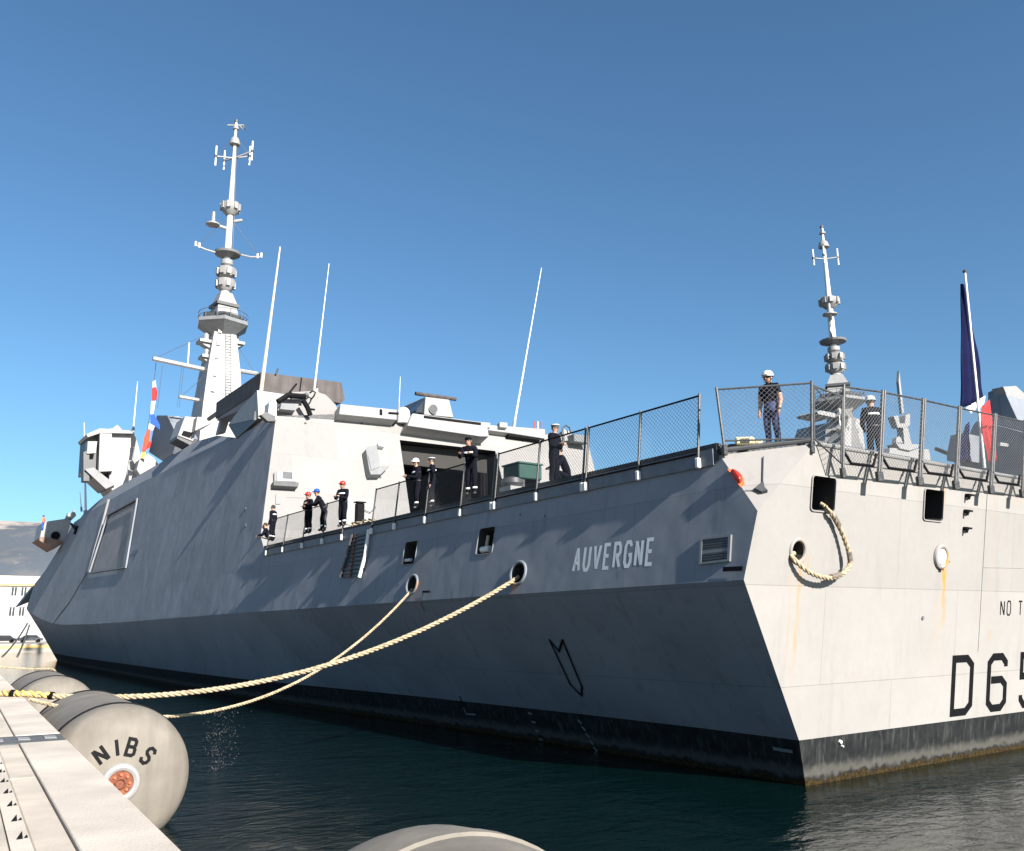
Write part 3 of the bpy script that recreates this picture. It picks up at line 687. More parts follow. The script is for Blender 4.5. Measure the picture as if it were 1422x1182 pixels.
# ================================================================== SUPERSTRUCTURE
TOPL = [(33.5, 15.17), (41.66, 15.25), (53, 15.6), (67, 16.0), (84, 16.1), (100, 16.0), (102.7, 14.6), (107, 12.8), (111.7, 10.9), (118, 9.7)]
def topz(Y):
    for i in range(len(TOPL) - 1):
        if TOPL[i][0] <= Y <= TOPL[i + 1][0]:
            f = (Y - TOPL[i][0]) / (TOPL[i + 1][0] - TOPL[i][0]); return TOPL[i][1] * (1 - f) + TOPL[i + 1][1] * f
    return TOPL[0][1]
def sideX(Y, z): return lerp_st(Y, 3) + (z - lerp_st(Y, 4)) * tb
mb = MB()
yy = [34.2, 38, 41.66, 47, 53, 60, 67, 75, 84, 90, 95, 100, 102.7, 107, 111.7, 115, 118]
lo = [[(sideX(y, lerp_st(y, 5)), y, lerp_st(y, 5))] for y in yy]
LP = [av2 for av2 in []]
ids = []
def sv(p): mb.v.append(Vector(p)); return len(mb.v) - 1
for y in yy:
    dz = lerp_st(y, 5); tz = max(topz(y), dz + .3); bx = sideX(y, dz); tx = sideX(y, tz)
    ids.append((sv((bx, y, dz)), sv((tx, y, tz)), sv((2 * XC - tx, y, tz)), sv((2 * XC - bx, y, dz))))
# aft (hangar) face: foot, break, top
def Fy(z): return 31 + (z - 8.14) * .356
fz = [(7.26, 29.75), (8.14, 31.0), (15.17, Fy(15.17))]
pe = [sv((sideX(y, z), y, z)) for z, y in fz]; zt = Fy(16.72)
se = [sv((22.15, y, z)) for z, y in fz[:2]] + [sv((22.5, Fy(16.72), 16.72))]
crown = sv((atF(470, 575).x, Fy(15.84), 15.84))
def f2(t, mi=0): mb.f.append(t); mb.mi.append(mi)
f2((pe[0], pe[1], se[1], se[0]), 1); f2((pe[1], pe[2], crown, se[2], se[1]), 1)
f2((pe[0], ids[0][0], ids[0][1], pe[2], pe[1]), 0); f2((se[0], se[1], se[2], ids[0][2], ids[0][3]), 0)
f2((pe[2], ids[0][1], ids[0][2], se[2], crown), 2); f2((pe[0], se[0], ids[0][3], ids[0][0]), 2)
for i in range(len(yy) - 1):
    a, b = ids[i], ids[i + 1]
    f2((a[0], b[0], b[1], a[1]), 0); f2((a[1], b[1], b[2], a[2]), 2); f2((a[2], b[2], b[3], a[3]), 0); f2((a[0], a[3], b[3], b[0]), 2)
a = ids[-1]; f2((a[0], a[1], a[2], a[3]), 0)
sup = mb.build('superstructure', [M_sup, M_hang, M_grey], ship)
# cut: hangar doorway, boat bay
dl, dr = atF(555, 611), atF(686, 626)
cz = 7.5
hang = MB().prism([(dl.x - .15, 28, cz), (dr.x + .25, 28, cz), (dr.x + .1, 28, atF(685, 626).z), (dl.x, 28, dl.z)], (0, 26, 0))
bay_px = ((150, 715), (192, 692), (176, 789), (124, 797))
bay = [atS(*p) for p in bay_px]; bay[0] = Vector((sideX(80, bay[0].z), bay[0].y, bay[0].z))
bay = [Vector((0, 88.0, 14.5)), Vector((0, 74.0, 14.6)), Vector((0, 71.5, 8.4)), Vector((0, 88.5, 8.8))]
bay = [atS(*p) for p in bay_px]
bcut = MB().prism([p + SN * .6 for p in bay], -SN * 1.1)
door = MB().box((2.45, 29, 7.5), (3.3, 33, 9.35))
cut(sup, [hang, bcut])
SB = bvh(hull, sup); HB = SB
mark([(184, 768), (191, 766)], .3, M_dgrey, 'vent_scupper'); mark([(188, 768), (186, 776)], .2, M_dgrey, 'vent_scupper')
# hangar back fittings: roller door housing and half-drawn curtain
mb = MB(); mb.box((dl.x + .05, 34.2, 13.35), (dr.x + .02, 34.9, 14.55)); mb.build('door_housing', mat('hangar_ceiling_shade', (.02, .019, .017), .8), ship)  # housing colour darkened to paint in the hangar's inner shade
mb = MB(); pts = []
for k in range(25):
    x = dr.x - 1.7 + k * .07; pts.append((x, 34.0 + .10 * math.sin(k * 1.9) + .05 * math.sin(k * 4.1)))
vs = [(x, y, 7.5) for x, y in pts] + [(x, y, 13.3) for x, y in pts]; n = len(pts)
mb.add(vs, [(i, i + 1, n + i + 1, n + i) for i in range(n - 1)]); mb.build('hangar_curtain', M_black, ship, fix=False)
# rim round the boat bay and its roller shutter
fr, inn = frame_strip([p + SN * .002 for p in bay], .04, .12, SN, M_sup, 'boat_bay', ship)
MB().prism([p - SN * .12 for p in inn], -SN * .05).build('shutter', mat('bay_shutter_mesh', (.19, .195, .20), .8, vary=.15, scale=.6), fr)
# upper inclined casing above the crease
mb = MB(); yc = [41.7, 47, 53, 60, 67, 75, 84, 90, 96]; top = []; bot = []; back = []
for y in yc:
    z = topz(y); x = sideX(y, z); hgt = {41.7: .15, 47: 1.2, 53: 1.75, 60: 1.6, 67: 1.35, 75: 1.45, 84: 1.5, 90: 1.1, 96: .35}[y]
    bot.append((x, y, z)); top.append((x + .55 * hgt, y, z + hgt)); back.append((x + 3, y, z + hgt))
n = len(yc); vs = bot + top + back + [(x + 3, y, z) for x, y, z in bot]
fs = []
for i in range(n - 1):
    fs += [(i, i + 1, n + i + 1, n + i), (n + i, n + i + 1, 2 * n + i + 1, 2 * n + i), (2 * n + i, 2 * n + i + 1, 3 * n + i + 1, 3 * n + i)]
fs += [(0, n, 2 * n, 3 * n), (n - 1, 4 * n - 1, 3 * n - 1, 2 * n - 1)]
mb.add(vs, fs); casing = mb.build('upper_casing', M_sup, ship)

# vertical weld lines, ladders and rain strips on the long flank
def flank_line(pts, r, m, name):
    P3 = [hit(*p, r * .6, SB)[0] for p in pts]; MB().tube(P3, r, 5).build(name, m, ship)
flank_line([(152, 694), (143, 728), (133, 762), (124, 796)], .10, M_light, 'bay_pipe')
flank_line([(122, 794), (98, 835), (74, 866)], .05, M_dgrey, 'hose')
flank_line([(100, 728), (106, 735)], .16, M_black, 'flank_slot'); flank_line([(109, 731), (105, 742)], .16, M_black, 'flank_slot')
for px, py in ((291, 612), (268, 625), (341, 707), (341, 730)):
    c, n = hit(px, py, 0, SB); MB().lathe([(0, .12), (.05, .10)], c, n, 8).build('flank_lamp', M_light if px < 300 else M_dgrey, ship)

# prisms traced on planes parallel to the transom / hangar face
def prY(name, pxs, Y, depth, m, bevel=0, parent=None): return MB().prism([atY(x, y, Y) for x, y in pxs], (0, depth, 0)).build(name, m, parent or ship, bevel=bevel)
def prF(name, pxs, off, depth, m, bevel=0, parent=None): return MB().prism([atF(x, y, off) for x, y in pxs], -FN * depth).build(name, m, parent or ship, bevel=bevel)
# hangar roof tower (left part above the face)
prY('hangar_upper_house', [(383, 579), (386, 568), (394, 559), (400, 545), (436, 543), (452, 548), (466, 562), (472, 576)], 33.9, 6.0, M_hang)
# funnel
prY('funnel_shroud', [(362, 517), (474, 531), (479, 555), (474, 560), (361, 542)], 38.5, 9, M_soot)
def prX(name, pxs, X, depth, m, bevel=0, parent=None): return MB().prism([atX(x, y, X) for x, y in pxs], (depth, 0, 0)).build(name, m, parent or ship, bevel=bevel)
xc_ = atY(359, 535, 39).x
prX('funnel_cheek', [(358, 518), (359, 549), (333, 570), (300, 584), (312, 573), (332, 551)], xc_, 2.2, M_sup)
# sponson box overhanging the flank
xs_ = atY(358, 560, 36.5).x
spn = prX('sponson', [(357, 542), (359, 581), (317, 590), (329, 573)], xs_, 3.2, M_light)
T = [atX(359, 581.5, xs_), atX(359, 581.5, xs_) + Vector((3.2, 0, 0)), atX(317, 590.5, xs_) + Vector((3.2, 0, 0)), atX(317, 590.5, xs_)]; lowp = atS(328, 609, .05)
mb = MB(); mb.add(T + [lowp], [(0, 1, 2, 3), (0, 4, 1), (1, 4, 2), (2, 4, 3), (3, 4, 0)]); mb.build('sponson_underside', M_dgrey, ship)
# gallery boxes along the hangar top
prF('roof_gallery', [(473, 561), (551, 569), (551, 583), (471, 575)], .75, 2.0, M_light, .02)
prF('roof_gallery', [(573, 574), (676, 587), (679, 606), (668, 606), (566, 591)], 1.0, 2.3, M_light, .02)
prF('roof_gallery', [(676, 590), (706, 592), (757, 596), (757, 609), (706, 601), (676, 597)], .5, 1.8, M_light, .02)
for q in (((473, 575), (551, 584), (551, 587), (470, 578)), ((568, 593), (672, 606), (668, 610), (568, 597)), ((706, 602), (756, 609), (756, 612), (706, 605))): prF('gallery_underside', q, .4, .6, M_black)  # black strips along the undersides of the gallery boxes
prF('gallery_step', [(589, 577), (668, 587), (668, 590), (589, 580)], 1.06, .1, M_black)
for x in (670, 694): prF('gallery_locker', [(x, 586), (x + 11, 587), (x + 11, 594), (x, 593)], .8, 1, M_light, .02)
for q in ((528, 568, 3, 8), (540, 572, 14, 3)): prF('gallery_fitting', [(q[0], q[1]), (q[0] + q[2], q[1] + 1), (q[0] + q[2], q[1] + q[3]), (q[0], q[1] + q[3] - 1)], .84, .12, M_black)
c = atF(560, 575, .3); mb = MB(); mb.lathe([(-.6, .42), (0, .42), (.2, .38), (.36, .25), (.44, .06)], c, (0, 0, 1), 20); mb.build('radome', M_white, ship, smooth=True)
# landing-control cabin on the roof
cab = prY('control_cabin', [(589, 576), (591, 551), (624, 555), (630, 580)], 35.5, 3.2, M_light, .03)
prY('side_window', [(578, 570), (591, 552.5), (589.5, 574), (578, 572)], 35.7, 2.5, M_glass, parent=cab)
c = atY(601.5, 568.5, 35.45); MB().lathe([(0, .27), (.05, .27)], c, (0, -1, 0), 20).build('oval_window', M_dgrey, cab, smooth=True); ring(c + Vector((0, -.02, 0)), Vector((0, -1, 0)), .27, .33, 1, M_grey, 'window_rim', Vector((1, 0, 0)), Vector((0, 0, 1)), cab)
mb = MB(); mb.tube([atY(577, 546.5, 35.8), atY(633, 554.5, 35.8)], .13, 8); mb.build('radar_bar', M_soot, cab)
# whip antennas
def whip(px0, px1, Y, r0, r1, m, name='whip_antenna', joint=None):
    a = atY(*px0, Y); b = atY(*px1, Y); mb = MB(); mb.tube([a, a.lerp(b, .45), b], [r0, (r0 + r1) / 2, r1], 8); o = mb.build(name, m, ship, smooth=True)
    mb = MB(); d = (b - a).normalized(); mb.tube([a - d * .3, a + d * .25], r0 * 1.7, 8); mb.build('antenna_base', M_light, o)
    return o
whip((714, 590), (752, 372), 36, .075, .022, M_ant); whip((436, 545), (457, 366), 36, .06, .018, M_ant); whip((358, 578), (389, 343), 36.8, .13, .045, M_tan)
whip((554, 563), (556, 523), 35, .03, .012, M_ant); whip((185, 597), (191, 530), 88, .09, .03, M_ant); whip((119, 712), (117, 587), 96, .14, .04, M_ant); whip((113, 707), (111, 683), 99, .07, .03, M_ant)
whip((437, 548), (441, 540), 36, .12, .05, M_ant)
mb = MB(); mb.tube([atY(383, 520, 38.4), atY(386, 512, 38.4)], .06, 6); mb.build('roof_sensor', M_dgrey, ship)
# lights on the face and vents
def small(px, py, r, m, name): c = atF(px, py); MB().lathe([(0, r), (.06, r * .8)], c, FN, 10).build(name, m, ship)
for px, py in ((424, 588), (502, 588), (528, 663), (726, 613)): small(px, py, .07, M_dgrey, 'face_lamp')
o = prF('vent_hood', [(508, 624), (512, 620), (524, 619), (524, 622), (528, 648), (541, 647), (529, 659), (515, 659), (513, 653)], .55, .56, M_grey, .02)
prF('hood_face', [(511, 632), (524, 631), (528, 648), (516, 653)], .60, .04, M_grey)
prF('bracket_lamp', [(526, 614), (535, 616), (535, 620), (526, 619)], .35, .36, M_white, .02)
o = prF('vent_box', [(384, 654), (412, 655), (411, 669), (384, 668)], .25, .26, M_light, .02)
prF('vent_opening', [(393, 655), (406, 656), (406, 665), (393, 664)], .27, .02, M_dgrey, parent=o)
prF('vent_ledge', [(380, 668), (415, 670), (414, 676), (380, 674)], .45, .46, M_dgrey)
prF('vent_side', [(381, 656), (385, 653), (385, 668), (381, 668)], .2, .2, M_grey)
prF('wall_louvre', [(383, 687), (390, 687), (389, 700), (383, 700)], .06, .07, M_grey)
prF('doorway', [(398, 690), (428, 691), (428, 692), (398, 691)], .02, .03, M_grey)
mb = MB(); mb.tube([atF(497, 698, .1), atF(505, 708, .1), atF(514, 712, .1), atF(522, 704, .1)], .025, 5); mb.build('hose', M_dgrey, ship)
# starboard lamp + hook at the far roof corner
mb = MB(); c = atF(802, 611, .4); mb.obox(c, (Vector((1, 0, 0)), Vector((0, 1, 0)), Vector((0, 0, 1))), .7, .5, .28); mb.build('flood_light', M_grey, ship, bevel=.05)
mb = MB(); mb.tube([atF(782, 600, .5), atF(781, 594, .5), atF(786, 591, .5), atF(791, 594, .5), atF(792, 600, .5)], .06, 6); mb.tube([atF(781, 600, .5), atF(783, 618, .5)], .1, 6); mb.build('davit_hook', M_dgrey, ship)
prF('far_locker', [(783, 596), (794, 600), (794, 612), (783, 612)], .2, 1, M_light)
for k, x in enumerate((742, 747, 752)):
    mb = MB(); a = atF(x, 596, .1); mb.tube([a, a + Vector((0, 0, .55))], .04, 6); mb.build('roof_light', M_red if k != 1 else M_white, ship)

# ---------------------------------------------------------------- decoys, sensors and sponson structures further forward
# faceted launcher at the left skyline
Yl = 86
l1 = prY('faceted_launcher', [(155, 595), (182, 599), (188, 603), (197, 636), (196, 668), (166, 694), (150, 674), (153, 655)], Yl, 5, M_light, .05)
prY('launcher_panel', [(139, 598), (155, 595), (157, 654), (137, 655)], Yl - .6, 4.5, M_light, parent=l1)
prY('launcher_roof', [(120, 603), (139, 595), (180, 598), (186, 602), (140, 601), (122, 607)], Yl - .7, 5, M_light, parent=l1)
prY('launcher_recess', [(121, 607), (139, 603), (137, 655), (118, 656)], Yl + .6, 4, M_dgrey, parent=l1)
prY('launcher_box', [(122, 613), (135, 613), (133, 629), (121, 630)], Yl - .4, 1.4, M_light, parent=l1)
prY('launcher_box', [(116, 628), (124, 624), (124, 668), (116, 668)], Yl - .2, 1.4, M_dgrey, parent=l1)
prY('launcher_keel', [(118, 652), (130, 649), (160, 673), (147, 679)], Yl - .5, 4, M_grey, parent=l1)
prY('launcher_finial', [(155, 596), (163, 590), (170, 597)], Yl, 2, M_light, parent=l1)
# angular deckhouse behind
prX('angular_turret', [(218, 577), (232, 577), (247, 607), (240, 630), (225, 640), (207, 628), (214, 592)], atY(228, 605, 82).x, 3, M_sup)
prY('turret_light_side', [(230, 578), (249, 578), (258, 601), (262, 622), (246, 640), (240, 618), (232, 604)], 83.4, 5, M_light, .03)
prY('turret_foot', [(190, 652), (194, 638), (205, 630), (214, 636), (222, 648), (200, 668)], 84, 4, M_light)
# camera box overhanging the flank
s1 = prY('sensor_box', [(257, 578), (277, 580), (272, 601), (268, 613), (247, 605)], 56, 2.5, M_light, .03)
prY('sensor_window', [(255, 598), (268, 601), (264, 608), (252, 604)], 55.94, .05, M_black, parent=s1)
prY('sensor_base', [(246, 605), (268, 613), (264, 618), (246, 609)], 56.1, 2.2, M_dgrey, parent=s1)
prY('shoulder_plate', [(274, 579), (303, 580), (297, 586), (271, 598)], 55, 3, M_light)
mb = MB(); mb.add([atY(x, y, 48) for x, y in ((313, 562), (325, 561), (322, 572), (313, 601), (302, 603), (309, 575))], [(0, 1, 2, 3, 4, 5)]); mb2 = MB(); mb2.prism([v for v in mb.v], (0, .5, 0)); mb2.build('stub_mast', M_light, ship)
mb = MB(); mb.tube([atY(290, 582, 52), atY(316, 564, 47)], .16, 6); mb.tube([atY(316, 564, 47), atY(316, 570, 47)], .3, 6); mb.build('shoulder_rail', M_dgrey, ship)
# sponson box at the bow end of the flank
prY('bow_sponson', [(60, 725), (100, 719), (91, 752), (78, 757), (55, 748)], 104, 5, M_light, .05)
prY('bow_sponson_base', [(52, 749), (58, 745), (92, 752), (74, 763)], 103.6, 5, mat('brown_grating', (.18, .12, .09), .8, vary=.4, scale=2), .03)
c = atY(77, 744, 103.9); MB().lathe([(0, .5), (.1, .5)], c, (0, -1, 0), 14).build('hawse_hole', M_black, ship, smooth=True)
prY('bow_crane', [(91, 721), (95, 712), (99, 714), (103, 708), (106, 716), (100, 722)], 104, 1, M_light)
prY('bow_platform', [(24, 843), (46, 815), (50, 812), (41, 836)], 122, 2.5, M_dgrey)

# ---------------------------------------------------------------- the mast
MY, MX = 78.0, 8.9
def zf(py): return atY(315, py, MY).z
def pm(py): return FOC / (atY(315, py, MY) - CAMP).dot(-CR.col[2] if hasattr(CR, 'col') else Vector((0, 0, 0)))
ax = Vector((MX, MY, 0))
def mk_mast(parent):
    sc_ = lambda py: pix((MX, MY, zf(py)))[2] / FOC          # metres per pixel
    z = zf; o = lambda zz: Vector((MX, MY, zz))
    mb = MB(); pr = [(600, 31), (575, 27), (520, 22), (468, 15)]; vs = []; fs = []
    for py, hw in pr:
        r = hw * sc_(py); vs += [(MX - r, MY - r, z(py)), (MX + r, MY - r, z(py)), (MX + r, MY + r, z(py)), (MX - r, MY + r, z(py))]
    r = 33 * sc_(600); vs[:4] = [(MX - r, MY - r, 15.0), (MX + r, MY - r, 15.0), (MX + r, MY + r, 15.0), (MX - r, MY + r, 15.0)]
    for i in range(len(pr) - 1):
        for k in range(4): fs.append((i * 4 + k, i * 4 + (k + 1) % 4, i * 4 + 4 + (k + 1) % 4, i * 4 + 4 + k))
    fs += [(3, 2, 1, 0), tuple(range(len(vs) - 4, len(vs)))]
    mb.add(vs, fs); mast = mb.build('mast', M_light, parent)
    def lat(name, prof, m=M_light, n=20, smooth=True, rot=0.0):
        b = MB(); b.lathe([(z(py), hw * sc_(py)) for py, hw in prof], (MX, MY, 0), (0, 0, 1), n, rot=rot); return b.build(name, m, mast, smooth=smooth)
    lat('platform', [(471, 14), (457, 34), (455, 37), (450, 36)], M_grey, 6, False, .3)
    lat('platform_rail', [(449, 30), (445, 31), (443, 30)], M_dgrey, 6, False, .3)
    lat('sensor_block', [(449, 24), (428, 18)], M_light, 4, False, R_(50)); lat('sensor_ledge', [(429, 22), (425, 22)], M_dgrey, 4, False, R_(50))
    lat('sensor_block', [(425, 19), (409, 11)], M_light, 4, False, R_(50)); lat('collar', [(409, 8), (403, 5), (398, 5)], M_light)
    lat('bearing_ring', [(405, 7), (401, 11), (390, 13), (389, 4)], M_light); lat('bearing_ring', [(386, 5), (384, 9), (373, 12), (372, 4)], M_light)
    for pyb in (396, 379):
        for k in range(8):
            a = k * math.pi / 4; r = 12 * sc_(pyb); c = o(z(pyb)) + Vector((math.cos(a) * r, math.sin(a) * r, 0))
            b = MB(); b.obox(c, (Vector((math.cos(a), math.sin(a), 0)), Vector((-math.sin(a), math.cos(a), 0)), Vector((0, 0, 1))), .12, .2, .35); b.build('ring_element', M_light, mast)
    lat('collar', [(372, 4), (368, 8), (362, 8), (360, 3)]); lat('disc_platform', [(358, 6), (354, 17), (351, 18), (349, 4)], M_grey)
    lat('pole', [(372, 4.2), (350, 4.6), (300, 4), (240, 2.8), (205, 2), (165, 1.6)], M_white, 12)
    lat('bearing_ring', [(298, 6), (294, 10), (291, 12), (283, 13), (282, 4)])
    for k in range(8):
        a = k * math.pi / 4 + .3; r = 12.5 * sc_(286); c = o(z(287)) + Vector((math.cos(a) * r, math.sin(a) * r, 0))
        b = MB(); b.obox(c, (Vector((math.cos(a), math.sin(a), 0)), Vector((-math.sin(a), math.cos(a), 0)), Vector((0, 0, 1))), .1, .2, .38); b.build('ring_element', M_light, mast)
    lat('cone_cap', [(198, 7), (196, 7), (190, 5.5), (186, 2)]); lat('top_lamp', [(166, 2.6), (163, 2.6)], M_dgrey, 10); lat('collar', [(176, 4), (173, 4)], M_light, 10)
    def arm(name, pts, r, m=M_light): b = MB(); b.tube(pts, r, 7); return b.build(name, m, mast)
    def off(dx, py, dy=0): p = atY(pix(o(z(py)))[0] + dx, py, MY); return p + Vector((0, dy * sc_(py), 0))
    # side arm with a small drum
    arm('side_arm', [off(-2, 318), off(-21, 312)], .2); b = MB(); cc = off(-23, 312)
    b.lathe([(0, .2), (.15, .75), (.3, .75)], cc - Vector((0, 0, .2)), (0, 0, 1), 14); b.lathe([(.2, .22), (1.5, .17), (1.55, .05)], cc, (0, 0, 1), 10); b.build('drum_antenna', M_light, mast, smooth=True)
    arm('stub_arm', [off(2, 308), off(17, 306)], .17)
    # thin yards at the disc
    arm('thin_yard', [off(-15, 351), off(-30, 347), off(-44, 341)], .10); arm('thin_yard', [off(15, 353), off(32, 357), off(46, 357)], .10)
    for dx, py in ((-45, 339), (-40, 341), (47, 355), (42, 356)): b = MB(); q = off(dx, py); b.lathe([(-.25, .12), (.3, .12)], q, (0, 0, 1), 8); b.build('yard_lamp', M_white, mast)
    # dipole cross
    for k, (dx, dy) in enumerate(((-25, 0), (22, 0), (-9, 14), (20, -16))):
        py = 217; q = off(dx, py, dy); arm('dipole_arm', [o(z(py)), q], .09); arm('dipole', [q - Vector((0, 0, 1.15)), q + Vector((0, 0, 1.25))], .09, M_ant)
        b = MB(); b.lathe([(-.15, .16), (.15, .16)], q, (0, 0, 1), 8); b.build('dipole_clamp', M_dgrey, mast)
    arm('wind_vane', [off(-12, 174), off(11, 174)], .08); arm('wind_vane', [off(3, 173), off(11, 180)], .07); b = MB(); q = off(11, 177); b.lathe([(-.2, .16), (.2, .16)], q, (0, 0, 1), 8); b.build('anemometer', M_dgrey, mast)
    # platforms on the tower
    for dx, py, s_ in ((-22, 476, 9), (20, 478, 8), (-20, 497, 7), (17, 503, 4)):
        q = off(dx, py); b = MB(); b.box(q - Vector((s_ * .09, .8, .15)), q + Vector((s_ * .09, .8, .15))); b.prism([q + Vector((-s_ * .09 if dx < 0 else s_ * .09, -.5, -.15)), q + Vector((s_ * .09 if dx < 0 else -s_ * .09, -.5, -.15)), q + Vector((s_ * .09 if dx < 0 else -s_ * .09, -.5, -.9))], (0, 1, 0)); b.build('side_platform', M_light, mast)
        b = MB(); b.lathe([(.1, .3), (.9, .28), (1.1, .1)], q, (0, 0, 1), 10); b.build('small_sensor', M_light, mast, smooth=True)
    mastyard = arm('yard', [off(-18, 514), off(-94, 498)], .26); arm('yard', [off(16, 513), off(52, 519)], .24)
    arm('lower_yard', [off(-20, 557), off(-54, 551)], .20)
    arm('yard_whip', [off(-45, 505), off(-45, 476)], .07, M_ant); arm('yard_whip', [off(-93, 498), off(-93, 492)], .07, M_dgrey)
    for dx in (-80, -53, -50): arm('halyard', [off(dx, 507), off(dx - 3, 566)], .022, M_dgrey)
    for dx0, py0, dx1, py1 in ((-92, 498, -17, 462), (-52, 551, -18, 520), (-42, 341, -3, 302), (44, 356, 3, 306), (-24, 217, -1, 190), (22, 217, 1, 190), (50, 519, 15, 470)): arm('rigging_wire', [off(dx0, py0), off(dx1, py1)], .028, M_dgrey)
    for k in range(26):
        f = k / 26; py = 468 + f * 100; q = o(z(py)); r_ = (15 + f * 12) * sc_(py); b = MB(); b.tube([q + Vector((-.28 + r_ * .25, -r_ - .07, 0)), q + Vector((.28 + r_ * .25, -r_ - .07, 0))], .022, 4); b.build('ladder_rung', M_dgrey, mast)
    for sx in (-.28, .28):
        arm('ladder_rail', [o(z(468)) + Vector((sx + 15 * sc_(468) * .25, -15 * sc_(468) - .07, 0)), o(z(568)) + Vector((sx + 27 * sc_(568) * .25, -27 * sc_(568) - .07, 0))], .03, M_dgrey)
    for k in range(12):
        a = k * math.pi / 6; r_ = 33 * sc_(450); arm('rail_post', [o(z(450)) + Vector((math.cos(a) * r_, math.sin(a) * r_, 0)), o(z(450)) + Vector((math.cos(a) * r_, math.sin(a) * r_, .9))], .04, M_dgrey)
    n_ = 24; r_ = 33 * sc_(450)
    for zz in (.45, .9): arm('guard_rail', [o(z(450)) + Vector((math.cos(k * math.pi / 12) * r_, math.sin(k * math.pi / 12) * r_, zz)) for k in range(25)], .03, M_dgrey)
    arm('cable', [o(z(352)) + Vector((.45, -.3, 0)), o(z(310)) + Vector((.38, -.3, 0)), o(z(246)) + Vector((.24, -.2, 0)), o(z(200)) + Vector((.16, -.15, 0))], .05, M_dgrey)
    for py in (468, 486, 505, 530, 552): q = o(z(py)); r_ = (15 + (py - 468) * .12) * sc_(py); b = MB(); b.box(q + Vector((-r_ * .7, -r_ - .18, -.12)), q + Vector((-r_ * .7 + .4, -r_ + .02, .35))); b.build('junction_box', M_light, mast)
    return mast
mast = mk_mast(ship)
# machine gun on the hangar roof edge
gun = thing('machine_gun', atY(402, 556, 36), 'black machine gun on its mount at the left corner of the hangar roof', 'machine gun')
def tubeY(name, pts, Y, r, m, parent): MB().tube([atY(x, y, Y) for x, y in pts], r, 8).build(name, m, parent)
tubeY('barrel', [(398, 550), (412, 533)], 33.4, .055, M_black, gun)
tubeY('receiver', [(386, 558), (400, 549), (424, 551)], 33.4, .16, M_black, gun)
tubeY('shoulder_arm', [(421, 556), (427, 566), (431, 577)], 33.2, .15, M_black, gun)
tubeY('shoulder_arm', [(427, 568), (437, 569)], 33.2, .06, M_black, gun)
tubeY('ammunition_feed', [(404, 553), (414, 553), (427, 548)], 33.5, .14, M_dgrey, gun)
tubeY('sight_ring', [(431, 556), (436, 550), (438, 545), (434, 543), (430, 546)], 33.4, .045, M_black, gun)
prF('mount_plate', [(391, 560), (415, 561), (410, 570), (389, 568)], .45, .3, M_grey, parent=gun)
prY('cover_cloth', [(373, 572), (374, 560), (381, 552), (384, 560), (384, 583), (372, 578)], 33.3, .7, M_white, parent=gun)
prY('ammunition_box', [(362, 576), (370, 572), (383, 578), (382, 585), (372, 585)], 33.2, .4, M_dgrey, parent=gun)

# ---------------------------------------------------------------- folded boarding ladder on the port side
lad = thing('boarding_ladder', atS(487, 803), 'dark folded boarding ladder hanging flat on the ship side below the deck gap', 'ladder')
def tubeS(name, pts, off_, r, m, parent): return MB().tube([atS(x, y, off_) for x, y in pts], r, 8).build(name, m, parent)
tubeS('side_rail', [(489, 742), (481, 774), (472, 802)], .14, .06, M_rail, lad); tubeS('side_rail', [(512, 736), (507, 772), (499, 802)], .14, .07, M_white, lad); tubeS('centre_rail', [(494, 742), (486, 802)], .10, .035, M_rust, lad)
MB().prism([atS(x, y, .05) for x, y in ((488, 742), (511, 737), (499, 801), (474, 802))], SN * .03).build('backing_panel', M_dgrey, lad)
for k in range(1, 11):
    f = k / 11; a = atS(489, 742, .12).lerp(atS(472, 802, .12), f); b = atS(512, 736, .12).lerp(atS(499, 802, .12), f); MB().tube([a, b], .022, 5).build('rung', M_dgrey, lad)
# rope-padded sill above the ladder
cz_ = thing('rope_coil', (xo + .1, 19.2, DZ + .3), 'heap of tan rope lying on the deck edge above the folded ladder', 'rope')
mb = MB(); pts = []
for k in range(90):
    t = k / 90; pts.append(Vector((xo + .05 + .14 * math.sin(t * 47), 17.7 + 2.5 * t + .22 * math.sin(t * 31), DZ + .33 + .07 * math.sin(t * 23))))
mb.tube(pts, .035, 6); mb.build('rope_strand', M_rope, cz_, smooth=True)
ch_ = atX(500, 722, xo + 1.2)
o = thing('deck_locker', (xo + 1.6, ch_.y, DZ), 'black upright box on deck beside the gap in the netting', 'locker')
p = atX(491, 701, xo + 1.3); q = atX(508, 722, xo + 1.3)
ym = (p.y + q.y) / 2; MB().box((xo + 1.1, ym - .12, DZ), (xo + 1.5, ym + .12, p.z)).build('body', M_black, o, bevel=.06); MB().box((xo + 1.07, ym - .15, p.z + .002), (xo + 1.53, ym + .15, p.z + .05)).build('lid', M_black, o)
# green crate and other gear by the hangar
gb = thing('equipment_crate', atZ(737, 690, DZ), 'dark green crate standing against the hangar wall behind the netting', 'crate')
p = atY(721, 643, 16); q = atY(753, 667, 16); MB().box((p.x, 16, q.z - .0), (q.x, 17.2, p.z)).build('body', M_green, gb, bevel=.04); MB().box((p.x - .04, 15.96, p.z + .002), (q.x + .04, 17.24, p.z + .07)).build('lid', M_green, gb)
for k in (0, 1): MB().box((p.x + .2 + k * .8, 16.1, DZ), (p.x + .35 + k * .8, 17.0, q.z - .002)).build('foot', M_dgrey, gb)
rg = thing('deck_winch', atY(712, 665, 16.5), 'low dark deck fitting left of the green crate behind the netting', 'deck fitting')
p = atY(712, 662, 16.5); MB().lathe([(-.45, .42), (-.3, .5), (-.1, .45), (0, .12)], p, (0, 0, 1), 14).build('drum', M_dgrey, rg, smooth=True); MB().box((p.x - .4, 16.1, DZ), (p.x + .4, 16.9, p.z - .455)).build('base', M_light, rg)
